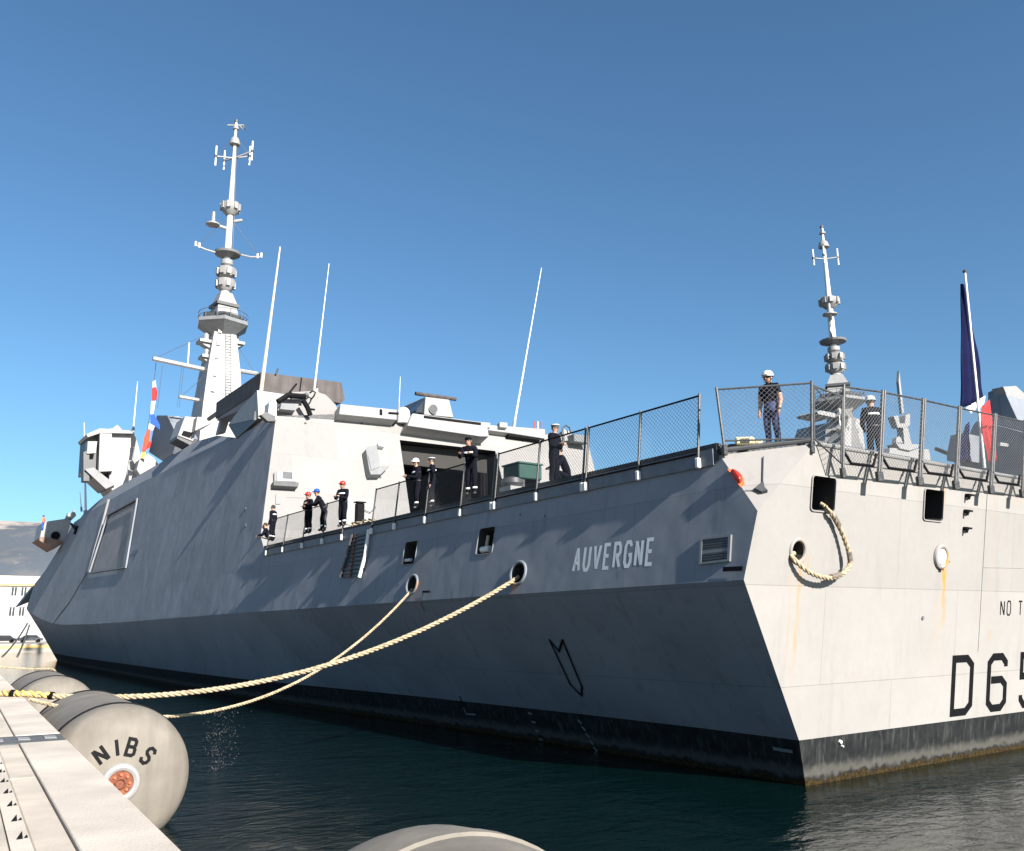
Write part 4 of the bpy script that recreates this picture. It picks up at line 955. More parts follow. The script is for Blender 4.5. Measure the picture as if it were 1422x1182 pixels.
# yellowish lifting gear on the quarter deck
yg = thing('deck_gear', atZ(1033, 620, DZ + .1), 'small tan lashing gear on the deck edge left of the white-helmeted man', 'deck gear')
a = atZ(1030, 618, DZ); c = Vector((-1.85, -.25, DZ + .35)); mb = MB(); c = on(1034, 613, (-1.75, -.1, 0), (q1 - q0).cross(Vector((0, 0, 1))))
A2 = (q1 - q0).normalized(); B2 = Vector((0, 0, 1)).cross(A2); Z2 = Vector((0, 0, 1))
MB().obox(c, (A2, B2, Z2), .21, .10, .09).build('casing', M_yellow, yg, bevel=.03); MB().obox(c + A2 * .3 - Z2 * .03, (A2, B2, Z2), .09, .08, .06).build('clamp', M_tan, yg, bevel=.02); MB().obox(c - B2 * .11, (A2, B2, Z2), .10, .012, .045).build('label_plate', M_dgrey, yg); MB().lathe([(-.5, .06), (-.1, .06)], c, (0, 0, 1), 10).build('pedestal', M_dgrey, yg)
# life ring behind the corner edge
lr = thing('life_buoy', atFac(1018, 660, .05), 'red domed life buoy container peeping over the slanted port corner of the hull', 'life buoy')
pts = [atFac(x, y, .004) for x, y in ((1013, 655), (1020, 656), (1027, 661), (1031, 666), (1031, 671), (1026, 674))]
MB().prism(pts, (0, 0, 0), top=[p + FNN * .16 + (sum(pts, Vector()) / 6 - p) * .22 for p in pts]).build('cover', M_red, lr, bevel=.03)
MB().prism([atFac(x, y, .002) for x, y in ((1010, 652), (1021, 653), (1029, 659), (1033, 665), (1034, 673), (1028, 677))], FNN * .02).build('back_plate', M_orange, lr)

# ---------------------------------------------------------------- ensign on its staff
fl = thing('ensign_flagstaff', atY(1372, 650, -1.2), 'white flagstaff with a furled blue, white and red ensign at the stern rail', 'flag')
Yf = -1.1
pa, pb = atY(1367, 650, Yf), atY(1340, 379, Yf); MB().tube([pa, pb], [.045, .03], 10).build('staff', M_white, fl, smooth=True); MB().lathe([(0, .05), (.06, .07), (.1, .02)], pb, (0, 0, 1), 10).build('truck', M_dgrey, fl, smooth=True)
def cloth(name, left, right, m, folds=7, amp=.09, Y=Yf, n=22, ph=0.0, dy=0.0):
    """hanging cloth between two pixel polylines, gathered into folds"""
    def smp(L, t):
        t *= len(L) - 1; i = min(int(t), len(L) - 2); f = t - i; return (L[i][0] * (1 - f) + L[i + 1][0] * f, L[i][1] * (1 - f) + L[i + 1][1] * f)
    mb = MB(); nu = folds * 6; vs = []; fs = []
    for j in range(n + 1):
        l = smp(left, j / n); r = smp(right, j / n)
        for i in range(nu + 1):
            u = i / nu; p = atY(l[0] * (1 - u) + r[0] * u, l[1] * (1 - u) + r[1] * u, Y)
            p += Vector((0, dy + amp * math.sin(u * folds * math.pi + ph + .25 * math.sin(j * .6)) * (.35 + .65 * j / n), 0)); vs.append(p)
    for j in range(n):
        for i in range(nu): k = j * (nu + 1) + i; fs.append((k, k + 1, k + nu + 2, k + nu + 1))
    mb.add(vs, fs); o = mb.build(name, m, fl, smooth=True, fix=False, sharp=80)
    md = o.modifiers.new('solid', 'SOLIDIFY'); md.thickness = .008; return o
cloth('blue_cloth', [(1341, 392), (1342, 470), (1342, 566)], [(1345, 394), (1354, 437), (1364, 485), (1369, 520), (1372, 552)], M_blueflag, 5, .09, dy=.14)
cloth('white_cloth', [(1344, 566), (1352, 574), (1359, 566)], [(1371, 549), (1370, 556), (1369, 564)], M_whiteflag, 3, .05, n=8, dy=.06)
cloth('red_cloth', [(1359, 566), (1361, 600), (1371, 643)], [(1370, 555), (1373, 590), (1377, 641)], M_redflag, 4, .07, ph=1, dy=-.10)
cloth('blue_cloth', [(1352, 588), (1346, 610), (1340, 636)], [(1357, 584), (1357, 610), (1360, 640)], M_blueflag, 3, .07, dy=.22)

# signal flags under the yard
sg = thing('signal_flags', atY(200, 640, 79), 'string of red, white and blue signal flags hanging from the yard end', 'flags')
def fpoly(name, pts, m): MB().prism([atY(x, y, 79) for x, y in pts], (0, .06, 0)).build(name, m, sg)
fpoly('white_flag', [(212, 530), (216, 528), (217, 538), (212, 539)], M_whiteflag); fpoly('red_flag', [(211, 539), (216, 537), (219, 545), (217, 556), (211, 557)], M_redflag); fpoly('white_flag', [(210, 557), (216, 557), (213, 575), (209, 575)], M_whiteflag)
fpoly('blue_flag', [(209, 577), (214, 575), (222, 590), (222, 597), (216, 592), (210, 588)], M_bflag2); fpoly('white_flag', [(207, 588), (215, 592), (212, 598), (206, 596)], M_whiteflag)
fpoly('orange_flag', [(205, 596), (209, 594), (208, 612), (202, 628), (197, 627), (200, 608)], M_oflag); fpoly('red_flag', [(206, 614), (211, 612), (208, 622), (203, 624)], M_redflag); fpoly('yellow_flag', [(197, 628), (202, 628), (200, 637), (196, 636)], M_yflag)
MB().tube([atY(217, 500, 79), atY(211, 560, 79.03), atY(197, 640, 79)], .03, 5).build('halyard', M_dgrey, sg)

# ================================================================== PEOPLE
def person(foot, yaw, label, pose='stand', hat='helmet', hatm=None, h=1.76, top=None, trousers=None, sleeves=True, band=True, boots=None, group='crew members on deck'):
    """skinned figure; local frame: +Y faces forward, +X right hand side"""
    s = h / 1.76; top = top or M_navy; trousers = trousers or M_navy
    t = thing('person', foot, label, 'person', group); J = {}; hz = .93
    lean = {'stand': 0, 'lean': .22, 'folded': .03, 'carry': .05, 'crouch': .35, 'walk': .03, 'back': .0}[pose]
    if pose == 'crouch':
        J.update(pelvis=(0, -.12, .38), spine=(0, -.05, .62), chest=(0, .06, .82), neck=(0, .12, .98))
        J.update(lk=(-.16, .30, .48), rk=(.17, .28, .46), la=(-.14, .08, .10), ra=(.15, .05, .10), lt=(-.15, .24, .05), rt=(.17, .22, .05))
    else:
        J.update(pelvis=(0, 0, hz), spine=(0, lean * .5, 1.13), chest=(0, lean * 1.1, 1.34), neck=(0, lean * 1.5, 1.48))
        J.update(lk=(-.11, .03, .50), rk=(.11, .03, .50), la=(-.12, -.02, .09), ra=(.12, -.02, .09), lt=(-.14, .13, .045), rt=(.14, .13, .045))
        if pose == 'walk': J.update(lk=(-.10, .14, .52), la=(-.10, .10, .10), lt=(-.11, .26, .05), rk=(.10, -.02, .50), ra=(.11, -.22, .12), rt=(.12, -.09, .05))
        if pose in ('lean', 'carry'): J.update(lk=(-.12, .10, .50), la=(-.13, .08, .09), lt=(-.15, .23, .045))
    nk = Vector(J['neck']); ch = Vector(J['chest']); hd = nk + Vector((0, .03, .13)); crown = nk + Vector((0, .02, .25))
    ls, rs = ch + Vector((-.19, 0, .06)), ch + Vector((.19, 0, .06))
    arms = {'stand': ((-.26, -.02, -.28), (-.25, .08, -.53)), 'walk': ((-.25, -.10, -.26), (-.24, .0, -.50)), 'back': ((-.25, .04, -.27), (-.15, .22, -.36)),
            'lean': ((-.25, .16, -.22), (-.17, .42, -.16)), 'folded': ((-.25, .05, -.26), (.02, .24, -.20)), 'carry': ((-.24, .10, -.26), (-.12, .36, -.20)), 'crouch': ((-.24, .16, -.18), (-.12, .38, -.22))}[pose]
    out = {}
    for sd, sh in ((-1, ls), (1, rs)):
        e_, w_ = [Vector((v[0] * (-sd), v[1], v[2])) for v in arms]
        if sd == 1 and pose == 'walk': w_ = Vector((.23, .12, -.48)); e_ = Vector((.26, -.02, -.27))
        el = ch + e_; wr = ch + w_; out[sd] = (sh, el, wr)
    verts = []; rad = []; edges = []; tag = []
    def V(p, r, tg, par=None):
        verts.append(Vector(p) * s); rad.append(r * s * (1.13 if tg in ('top', 'pants') else 1.22 if tg == 'boot' else 1)); tag.append(tg)
        if par is not None: edges.append((par, len(verts) - 1))
        return len(verts) - 1
    pe_ = V(J['pelvis'], (.160), 'pants'); sp_ = V(J['spine'], (.150), 'top', pe_); c_ = V(J['chest'], (.175), 'top', sp_); n_ = V(nk, .062, 'skin', c_)
    h1 = V(nk + Vector((0, .02, .08)), .082, 'skin', n_); h2 = V(hd + Vector((0, 0, .03)), .102, 'skin', h1); V(crown, .075, 'skin', h2)
    for sd, kx, ax_, tx in ((-1, 'lk', 'la', 'lt'), (1, 'rk', 'ra', 'rt')):
        hp = V(Vector(J['pelvis']) + Vector((sd * .095, 0, -.07)), .115, 'pants', pe_); k_ = V(J[kx], .082, 'pants', hp)
        mid = (Vector(J[kx]) + Vector(J[ax_])) / 2 + Vector((0, -.02, .04)); m_ = V(mid, .074, 'pants', k_); a_2 = V(J[ax_], .06, 'pants', m_); V(J[tx], .045, 'boot', a_2)
        sh, el, wr = out[sd]; s_i = V(sh, .085, 'top', c_); e_i = V(el, .060, 'top' if sleeves else 'skin', s_i); w_i = V(wr, .036, 'top' if sleeves else 'skin', e_i)
        d = (wr - el).normalized(); pl = V(wr + d * .075, .034, 'skin', w_i); lat = d.cross(Vector((0, 0, 1)))
        if lat.length < .2: lat = Vector((1, 0, 0))
        lat.normalize(); cur = d.cross(lat) * .02
        for fi, (fo, ln) in enumerate(((-.024, .06), (-.008, .075), (.008, .07), (.024, .055))):
            b = V(wr + d * (.085 + ln * .5) + lat * fo, .0085, 'skin', pl); V(wr + d * (.085 + ln) + lat * fo * 1.1 + cur, .0075, 'skin', b)
        b = V(wr + d * .05 - lat * .042 * sd, .0105, 'skin', w_i); V(wr + d * .09 - lat * .055 * sd, .009, 'skin', b)
    me = bpy.data.meshes.new('body'); me.from_pydata([tuple(v) for v in verts], edges, [])
    o = bpy.data.objects.new('body', me); COL.objects.link(o)
    bm = bmesh.new(); bm.from_mesh(me); ly = bm.verts.layers.skin.verify(); bm.verts.ensure_lookup_table()
    for i, v in enumerate(bm.verts): v[ly].radius = (rad[i], rad[i] * (.78 if tag[i] in ('top', 'pants') and rad[i] > .12 * s else 1)); v[ly].use_root = (i == 0)
    bm.to_mesh(me); bm.free()
    o.modifiers.new('skin', 'SKIN').use_smooth_shade = True; o.modifiers.new('sub', 'SUBSURF').levels = 1
    m2 = evalmesh(o); o.modifiers.clear(); o.data = m2; m2.name = 'body'
    m2.materials.clear()
    for m in (top, trousers, M_skin, boots or M_boot): m2.materials.append(m)
    code = {'top': 0, 'pants': 1, 'skin': 2, 'boot': 3}
    for p in m2.polygons:
        best = None
        for (a, b) in edges + [(i, i) for i in range(len(verts))]:
            A, B = verts[a], verts[b]; ab = B - A; q = A if ab.length < 1e-6 else A + ab * max(0, min(1, (p.center - A).dot(ab) / ab.dot(ab)))
            dd = (p.center - q).length - rad[b]
            if best is None or dd < best[0]:
                f = 0 if ab.length < 1e-6 else (q - A).length / ab.length
                tg = tag[b] if f > .35 else tag[a]
                if tag[b] == 'skin' and tag[a] == 'top' and a != c_: tg = 'top' if f < .5 else 'skin'
                best = (dd, tg)
        p.material_index = code[best[1]]
    o.parent = t
    H = hd * s
    def part(mb, name, m, **k):
        off = wloc(t)
        for i, v in enumerate(mb.v): mb.v[i] = v + off
        return mb.build(name, m, t, **k)
    # face
    for sd in (-1, 1):
        part(MB().lathe([(-.012, .004), (0, .012), (.012, .004)], H + Vector((sd * .034, .098, .012)) * s, (0, 1, 0), 8), 'eye', M_hair, smooth=True)
        part(MB().lathe([(-.012, .012), (0, .03), (.012, .012)], H + Vector((sd * .096, 0, 0)) * s, (1, 0, 0), 8), 'ear', M_skin, smooth=True)
    part(MB().lathe([(0, .017), (.035, .008)], H + Vector((0, .092, -.01)) * s, (0, 1, -.3), 6), 'nose', M_skin)
    part(MB().obox(H + Vector((0, .094, -.052)) * s, (Vector((1, 0, 0)), Vector((0, 1, 0)), Vector((0, 0, 1))), .024, .006, .005), 'mouth', mat('lips', (.35, .12, .09), .6))
    ctop = H + Vector((0, -.01, .05)) * s
    part(MB().lathe([(-.06, .10), (-.01, .108), (.05, .098), (.09, .06), (.105, .01)], ctop - Vector((0, .01, 0)), (0, .0, 1), 16), 'hair', M_hair, smooth=True)
    if hat == 'helmet':
        hm = part(MB().lathe([(-.005, .150), (.0, .148), (.012, .132), (.06, .13), (.11, .105), (.14, .06), (.15, .01)], ctop, (0, .08, 1), 20), 'helmet', hatm or M_white, smooth=True, sharp=60)
        part(MB().prism([ctop + Vector((x, y, .005)) for x, y in ((-.09, .11), (.09, .11), (.07, .20), (0, .215), (-.07, .20))], (0, 0, .012)), 'peak', hatm or M_white)
        part(MB().tube([ctop + Vector((-.105, .0, 0)), ctop + Vector((-.085, .04, -.13)), ctop + Vector((0, .07, -.175)), ctop + Vector((.085, .04, -.13)), ctop + Vector((.105, 0, 0))], .007, 5), 'chin_strap', M_black)
    elif hat == 'sailor':
        part(MB().lathe([(0, .108), (.05, .112), (.055, .135), (.075, .135), (.08, .06)], ctop, (0, 0, 1), 20), 'cap', M_white, smooth=True, sharp=40); part(MB().lathe([(.005, .113), (.04, .115)], ctop, (0, 0, 1), 20), 'cap_band', M_navy, smooth=True, sharp=40)
    elif hat == 'cap':
        part(MB().lathe([(0, .110), (.05, .112), (.085, .08), (.095, .01)], ctop, (0, 0, 1), 20), 'cap', M_navy, smooth=True); part(MB().prism([ctop + Vector((x, y, .003)) for x, y in ((-.07, .08), (.07, .08), (.055, .17), (-.055, .17))], (0, 0, .01)), 'cap_peak', M_navy)
    def hoop(c, rx, ry, hh, name, m, tilt=0.0):
        mb = MB(); n = 24; c = Vector(c); vs = []
        for zz, k in ((-hh, 1.0), (-hh, 1.03), (hh, 1.03), (hh, 1.0)):
            for i in range(n): a = 2 * math.pi * i / n; y = math.sin(a) * ry * k; vs.append(c + Vector((math.cos(a) * rx * k, y, zz - y * tilt)))
        mb.add(vs, [(q * n + i, q * n + (i + 1) % n, ((q + 1) % 4) * n + (i + 1) % n, ((q + 1) % 4) * n + i) for q in range(4) for i in range(n)]); part(mb, name, m, smooth=True)
    if band:
        hoop(Vector(J['chest']) * s + Vector((0, .005, -.04)), .190 * s, .150 * s, .025, 'reflective_band', M_reflect, lean)
    if pose != 'crouch' and band:
        for a in ('la', 'ra'):
            k = Vector(J['lk' if a == 'la' else 'rk']); q = Vector(J[a]); d = (k - q).normalized()
            part(MB().lathe([(0, .080), (.05, .082)], (q + d * .13) * s, d, 14), 'ankle_band', M_reflect, smooth=True)
        hoop(Vector(J['pelvis']) * s + Vector((0, lean * .15, .08)), .176 * s, .142 * s, .018, 'belt', M_boot, lean)
    t.rotation_euler = (0, 0, R_(yaw))
    return t
def headpos(px, py, X=None, Y=None, h=1.76):
    """foot point so that the head top shows at this pixel"""
    p = atX(px, py, X) if X is not None else atY(px, py, Y); return p
def stand_at(px, py_top, X, h=1.76, z=DZ + .02):
    """find a spot X metres inboard of the side on the deck for a person whose head shows at column px"""
    p = atX(px, py_top, X); return Vector((X, p.y, z))
def place(px, pytop, base=DZ + .02, h=1.80):
    """spot on the deck where a person of height h reaches pixel (px, pytop)"""
    p = atZ(px, pytop, base + h); return Vector((p.x, p.y, base))
bl_tr = mat('faded_blue_trousers', (.03, .04, .11), .85, vary=.25, scale=9)
# the nearest man stands on a coaming at the quarter
def depth_place(px, pytop, pyb, hh):
    """place by size: body of hh metres spans pytop..pyb"""
    d = ray(px, (pytop + pyb) / 2); dep = hh * FOC / (pyb - pytop) * .99; return CAMP + ray(px, pyb) * dep
pz = place(1066, 513, base=DZ + .02, h=1.80)
PEOPLE = []
def add(px, pytop, pybot, label, **k):
    hh = k.get('h', 1.76) + (.05 if k.get('hat') in ('helmet', None) else .03)
    v = ray(px, pytop); v2 = ray(px, pybot); vis = k.pop('vis', 1.0)
    dep = hh * vis * FOC * .985 / (pybot - pytop); top_ = CAMP + v * dep; foot = Vector((top_.x, top_.y, top_.z - hh)); z_ = k.pop('z', None)
    if z_ is not None:
        f = ((z_ + hh) - CAMP.z) / v.z; top_ = CAMP + v * f; foot = Vector((top_.x, top_.y, z_))
    PEOPLE.append((label, foot, pix(foot))); return person(foot, label=label, **k)

def folk(px, pytop, label, yaw, pose, hat, **k):
    h = k.pop('h', 1.78); z_ = k.pop('z', DK + .01); extra = {'helmet': .13, 'sailor': .10, 'cap': .07, 'bare': .03}[hat] - .05
    tall = h * (.80 if pose == 'crouch' else 1.0) + extra - (.05 if pose == 'lean' else 0)
    X = k.pop('X', None)
    if X is None: p = atZ(px, pytop, z_ + tall); foot = Vector((p.x, p.y, z_))
    else: p = atX(px, pytop, X); foot = Vector((X, p.y, z_))
    PEOPLE.append((label, foot, pix(foot))); return person(foot, yaw, label, pose, hat, h=h, **k)
# yaw 0 = facing the bow, 90 = facing port, 180 = facing the stern
folk(1066, 513, 'man in white helmet and short-sleeved dark shirt standing side-on at the corner net', 100, 'stand', 'helmet', hatm=M_white, sleeves=False, band=False, trousers=bl_tr)
folk(1208, 547, 'man in white helmet seen from behind, standing inside the stern net', -35, 'back', 'helmet', hatm=M_white, h=1.93)
folk(430, 682, 'crew member in red helmet with folded arms at the left end of the rail', 105, 'folded', 'helmet', hatm=M_red, h=1.84)
folk(452, 679, 'crew member in blue helmet leaning between the two red helmets', 60, 'lean', 'helmet', hatm=M_blue, h=1.84)
folk(478, 667, 'taller crew member in red helmet working with raised forearms beside the deck box', 120, 'carry', 'helmet', hatm=M_red, h=1.88)
folk(380, 702, 'dark-clothed crew member furthest forward against the hangar wall', 40, 'stand', 'bare', h=1.72)
folk(373, 716, 'crouching crew member at the forward end of the netting', 60, 'crouch', 'bare', h=1.80, band=False, X=-1.7)
folk(581, 635, 'crew member in white helmet standing at the hangar opening', 80, 'carry', 'helmet', hatm=M_white, h=1.84)
folk(600, 633, 'crew member in white sailor cap beside the white helmet at the hangar opening', 70, 'stand', 'sailor', h=1.84)
folk(655, 611, 'crew member in dark peaked cap leaning an arm on the net rail', 130, 'lean', 'cap', h=1.86)
folk(768, 587, 'officer in white cap and dark coveralls standing tall beside the green crate', 200, 'folded', 'sailor', band=False, h=1.86, boots=M_yellow)
folk(783, 640, 'bareheaded dark-haired crew member crouching behind the netting', 60, 'crouch', 'bare', X=-1.0, band=False)
sponz = atY(62, 752, 104).z
folk(61, 716, 'tiny figure in an orange vest on the bow sponson', 60, 'stand', 'cap', X=atY(58, 720, 103).x, z=atY(60, 717, 103).z - 1.85, top=M_orange, trousers=M_blue, band=False, group=None)

# ================================================================== MOORING ROPES AND FENDERS
def bez(pts, n):
    """Catmull-Rom through points"""
    pts = [Vector(p) for p in pts]; P = [pts[0] * 2 - pts[1]] + pts + [pts[-1] * 2 - pts[-2]]; out = []
    for i in range(1, len(P) - 2):
        for k in range(n):
            t = k / n; a, b, c, d = P[i - 1], P[i], P[i + 1], P[i + 2]
            out.append(.5 * ((2 * b) + (c - a) * t + (2 * a - 5 * b + 4 * c - d) * t * t + (3 * b - a - 3 * c + d) * t ** 3))
    return out + [pts[-1]]
def resample(pts, step):
    out = [pts[0]]; acc = 0
    for i in range(len(pts) - 1):
        a, b = pts[i], pts[i + 1]; L = (b - a).length; d = step - acc
        while d <= L: out.append(a.lerp(b, d / L)); d += step
        acc = (acc + L) % step
    return out
def rope(pts, R, pitch, m, parent, name='strand', ns=3, seg=9, k=5, jit=.0):
    pts = resample(pts, pitch / seg)
    up = Vector((0, 0, 1)); fr = []
    for i, p in enumerate(pts):
        d = (pts[min(i + 1, len(pts) - 1)] - pts[max(0, i - 1)]).normalized(); a = d.cross(up); a = a.normalized() if a.length > .05 else Vector((1, 0, 0)); fr.append((a, d.cross(a)))
    for s in range(ns):
        P2 = []
        for i, p in enumerate(pts):
            t = 2 * math.pi * (i / seg + s / ns); a, b = fr[i]; P2.append(p + (a * math.cos(t) + b * math.sin(t)) * R * .56)
        MB().tube(P2, R * .52, k).build(name, m, parent, smooth=True, sharp=180)
def sagged(a, b, sag, n=60):
    return [a.lerp(b, i / n) - Vector((0, 0, sag * 4 * (i / n) * (1 - i / n))) for i in range(n + 1)]
def fit(a, b, px, py):
    lo, hi = 0.0, 6.0
    for _ in range(40):
        s = (lo + hi) / 2; best = min((abs(pix(p)[0] - px), pix(p)[1]) for p in sagged(a, b, s, 200))
        if best[1] < py: lo = s
        else: hi = s
    return s
A1 = atS(721, 801, -.12); E1 = Q(atZ(28, 966, QZ).y - QA.y, .03, QZ + .07)
E1 = Vector((QA.x + QD.x * (E1.y - QA.y), E1.y, QZ + .065)); s1_ = fit(A1, E1, 370, 945)
r1 = thing('mooring_line', E1, 'thick cream mooring line rising from the quay to the second fairlead beside the ship name', 'mooring line', 'mooring lines to the port side')
left = atZ(-70, 962, QZ + .07); c1 = sagged(A1, E1, s1_, 90); rope(c1 + [E1.lerp(left, k / 12) for k in range(1, 13)], .063, .42, M_rope, r1)
sl_ = [c1[k] for k in range(86, 91)] + [E1.lerp(left, k / 12) for k in range(1, 13)]
rope([p + Vector((0, 0, .006)) for p in sl_], .075, .34, M_ropey, r1, 'yellow_sleeve', 2, 8)
for i, p in enumerate(resample(sl_, .42)):
    if i % 2 == 0: MB().lathe([(-.05, .088), (.05, .088)], p, (sl_[-1] - sl_[0]), 10).build('black_whipping', M_black, r1, smooth=True)
A2_ = atS(573, 818, -.12); E2 = atZ(38, 970, QZ + .03); s2_ = fit(A2_, E2, 283, 990)
r2 = thing('mooring_line', E2, 'thinner slack mooring line from the forward fairlead dipping to the water behind the fender', 'mooring line', 'mooring lines to the port side')
rope(sagged(A2_, E2, s2_, 90), .042, .30, M_rope, r2)
# line lying across the far fender
r3 = thing('mooring_line', atZ(-30, 921, 2.2), 'thin pale line lying over the farthest fender at the left edge', 'mooring line')
L3 = [on(x, y, Vector((0, 25, 0)), (0, 1, 0)) for x, y in ((-60, 921), (-20, 923), (10, 927), (45, 929), (72, 929), (80, 936), (92, 940))]
rope(bez(L3, 6), .035, .4, M_rope, r3, seg=5, k=4)
r4 = thing('mooring_line', atZ(5, 915, 0), 'dark bow mooring lines running down from the ship bow to the quay edge', 'mooring line')
for (a, b, ya, yb) in (((38, 866), (3, 912), 110, 84), ((41, 868), (24, 912), 110, 84)):
    MB().tube(sagged(atY(*a, ya), atY(*b, yb), .3, 20), .10, 5).build('rope_leg', M_roped, r4)
# rope loop on the transom
lp = thing('rope_loop', atT(1150, 708), 'heavy braided rope hanging in a loop from the stern window into the fairlead', 'rope')
Lp = [atT(1140, 700, -.3), atT(1149, 707, .08), atT(1160, 722, .12), atT(1170, 742, .15), atT(1179, 768, .2), atT(1180, 784, .22), atT(1170, 797, .24), atT(1152, 803, .25), atT(1130, 798, .24), atT(1112, 786, .16), atT(1099, 772, .02), atT(1104, 768, -.3)]
rope(bez(Lp, 10), .055, .40, M_rope, lp, 'braid_strand', 3, 10, 6)
for k in range(3): 
    MB().tube([p + Vector((0, 0, .02)) for p in bez(Lp, 10)[18 + k * 22:26 + k * 22]], .066, 8).build('dark_wear_patch', mat('oily_rope_patch', (.12, .10, .08), .8, vary=.4, scale=30), lp)

FR = 1.29; FZ = .88; FB_ = -1.33 / QS
def fender(a, L, label, text=False, z=FZ, sm=M_black):
    base = Q(a, FB_, 0); t = thing('fender', base, label, 'fender', 'floating fenders along the quay')
    O = Q(a, FB_, z)
    cap = [(0, .20), (.012, .32), (.06, .68), (.13, .95), (.20, 1.08), (.29, 1.17), (.40, 1.235), (.52, 1.27), (.72, FR)]
    mid = [(.72 + (L - 1.44) * k / 8, FR * (1 - .012 * math.sin(math.pi * k / 8))) for k in range(1, 8)]
    end = [(L - h, r) for h, r in reversed(cap)]
    MB().lathe(cap + mid + end, O, QD, 64).build('body', M_fend, t, smooth=True, sharp=50)
    for h in (.95, L - .95): MB().lathe([(h - .07, FR + .002), (h - .06, FR + .02), (h + .06, FR + .02), (h + .07, FR + .002)], O, QD, 64).build('strap', sm, t, smooth=True, sharp=50)
    for e_, dr in ((0, -1), (L, 1)):
        C = O + QD * e_; n = QD * dr
        ring(C, n, .20, .335, 1, M_light, 'hub_ring', QI, Vector((0, 0, 1)), t, lift=-.01)
        MB().lathe([(-.06, .21), (.015, .21)], C, n, 28).build('hub_plate', M_rust, t, smooth=True)
        for k in range(8):
            th = k * math.pi / 4; p = C + (QI * math.cos(th) + Vector((0, 0, 1)) * math.sin(th)) * .15; MB().lathe([(.01, .022), (.05, .022)], p, n, 6).build('bolt', M_orange, t)
        ring(C, n, .06, .10, 1, M_rust, 'lifting_eye', QI, Vector((0, 0, 1)), t, lift=.03)
    if text:
        def surf(r):
            for i in range(len(cap) - 1):
                if cap[i][1] <= r <= cap[i + 1][1]: f = (r - cap[i][1]) / (cap[i + 1][1] - cap[i][1]); return cap[i][0] * (1 - f) + cap[i + 1][0] * f
            return 0
        for chh, ang in (('N', -36), ('I', -9), ('B', 14), ('S', 46)):
            mb = MB(); th = R_(ang); er = Vector((0, 0, 1)) * math.cos(th) - QI * math.sin(th); et = -QI * math.cos(th) - Vector((0, 0, 1)) * math.sin(th); hh = .27
            for si, st in enumerate(GL[chh]):
                def to3(q, l):
                    v = et * (q.x - (.0 if chh == 'I' else .25) * hh) + er * (.47 + q.y); r = v.length; return O + v + QD * (surf(r) - .004 - l)
                P2 = []
                pts = [Vector((a_ * hh, b_ * hh)) for a_, b_ in st]
                for i in range(len(pts) - 1):
                    for k in range(4): P2.append(pts[i].lerp(pts[i + 1], k / 4))
                P2.append(pts[-1]); strip(mb, P2, .058, to3, .004 + si * .0015)
            mb.build('letter', M_black, t, fix=False)
    return t
def a_for(px, z=FZ):
    lo, hi = -20.0, 60.0
    for _ in range(50):
        m_ = (lo + hi) / 2
        if pix(Q(m_, FB_, z))[0] > px: lo = m_
        else: hi = m_
    return m_
aN = a_for(167)
fender(aN, 6.2, 'grey foam fender with the black letters NIBS and an orange hub on its end', True)
fender(aN + 14.5, 6.2, 'farther grey fender behind the lettered one, partly hidden by the quay edge')
pk = on(598, 1149, QA + QI * FB_ * QS, QI); Z3 = pk.z - FR; a3 = (pk - QA).dot(QD)
fender((a3 + .70 - 6.2) / QS, 6.2, 'nearest grey fender showing only its rounded top at the bottom edge', z=Z3, sm=M_fend)
# droplets falling from the wet line
UB = min((abs(pix(p)[0] - 300), k / 60) for k, p in enumerate(sagged(A2_, E2, s2_, 60)))[1]
mb = MB()
for i in range(330):
    u = random.choice((random.gauss(UB, .008), random.gauss(UB - .02, .02), random.uniform(UB - .05, UB + .02))); P_ = A2_.lerp(E2, max(0, min(1, u))) - Vector((0, 0, s2_ * 4 * u * (1 - u)))
    zz = random.uniform(.0, max(.05, P_.z - .05)); p = Vector((P_.x + random.gauss(0, .12), P_.y + random.gauss(0, .12), zz)); r = random.uniform(.0025, .0055); l = random.uniform(1, 3)
    mb.add([p + Vector((r, 0, 0)), p + Vector((-r / 2, r, 0)), p + Vector((-r / 2, -r, 0)), p + Vector((0, 0, r * 2 * l)), p - Vector((0, 0, r * l))], [(0, 1, 3), (1, 2, 3), (2, 0, 3), (1, 0, 4), (2, 1, 4), (0, 2, 4)])
props(mb.build('water_drops', M_light), label='fine water drops falling from the slack mooring line behind the fender', cat='water drops', kind='stuff')

# ================================================================== OTHER WARSHIPS BEYOND THE STERN
def far_hull(t, cx, cy, L, B, yaw, dz, sup_z):
    M = Matrix.Rotation(R_(yaw), 3, 'Z')
    def g(x, y, z): return Vector((cx, cy, 0)) + M @ Vector((x, y, 0)) + Vector((0, 0, z))
    secs = [(-L / 2, .75), (-L / 3, .95), (0, 1), (L / 4, .9), (L * .4, .5), (L / 2, .03)]
    mb = MB()
    for i in range(len(secs) - 1):
        vs = []
        for (y, k) in (secs[i], secs[i + 1]):
            b = B / 2 * k; vs += [g(-b * .75, y, -1), g(b * .75, y, -1), g(b, y, dz * .6), g(b * .93, y, dz), g(-b * .93, y, dz), g(-b, y, dz * .6)]
        fs = [(k, (k + 1) % 6, 6 + (k + 1) % 6, 6 + k) for k in range(6)]
        if i == 0: fs.append((5, 4, 3, 2, 1, 0))
        mb.add(vs, fs)
    mb.build('hull', M_sup, t)
    mb = MB(); b = B * .42
    mb.prism([g(-b, -L * .22, dz + .02), g(b, -L * .22, dz + .02), g(b, L * .22, dz + .02), g(-b, L * .22, dz + .02)], (0, 0, 0), top=[g(-b * .8, -L * .2, sup_z), g(b * .8, -L * .2, sup_z), g(b * .8, L * .18, sup_z), g(-b * .8, L * .18, sup_z)])
    mb.build('superstructure', M_light, t)
BX, BY = 79.6, 52.0
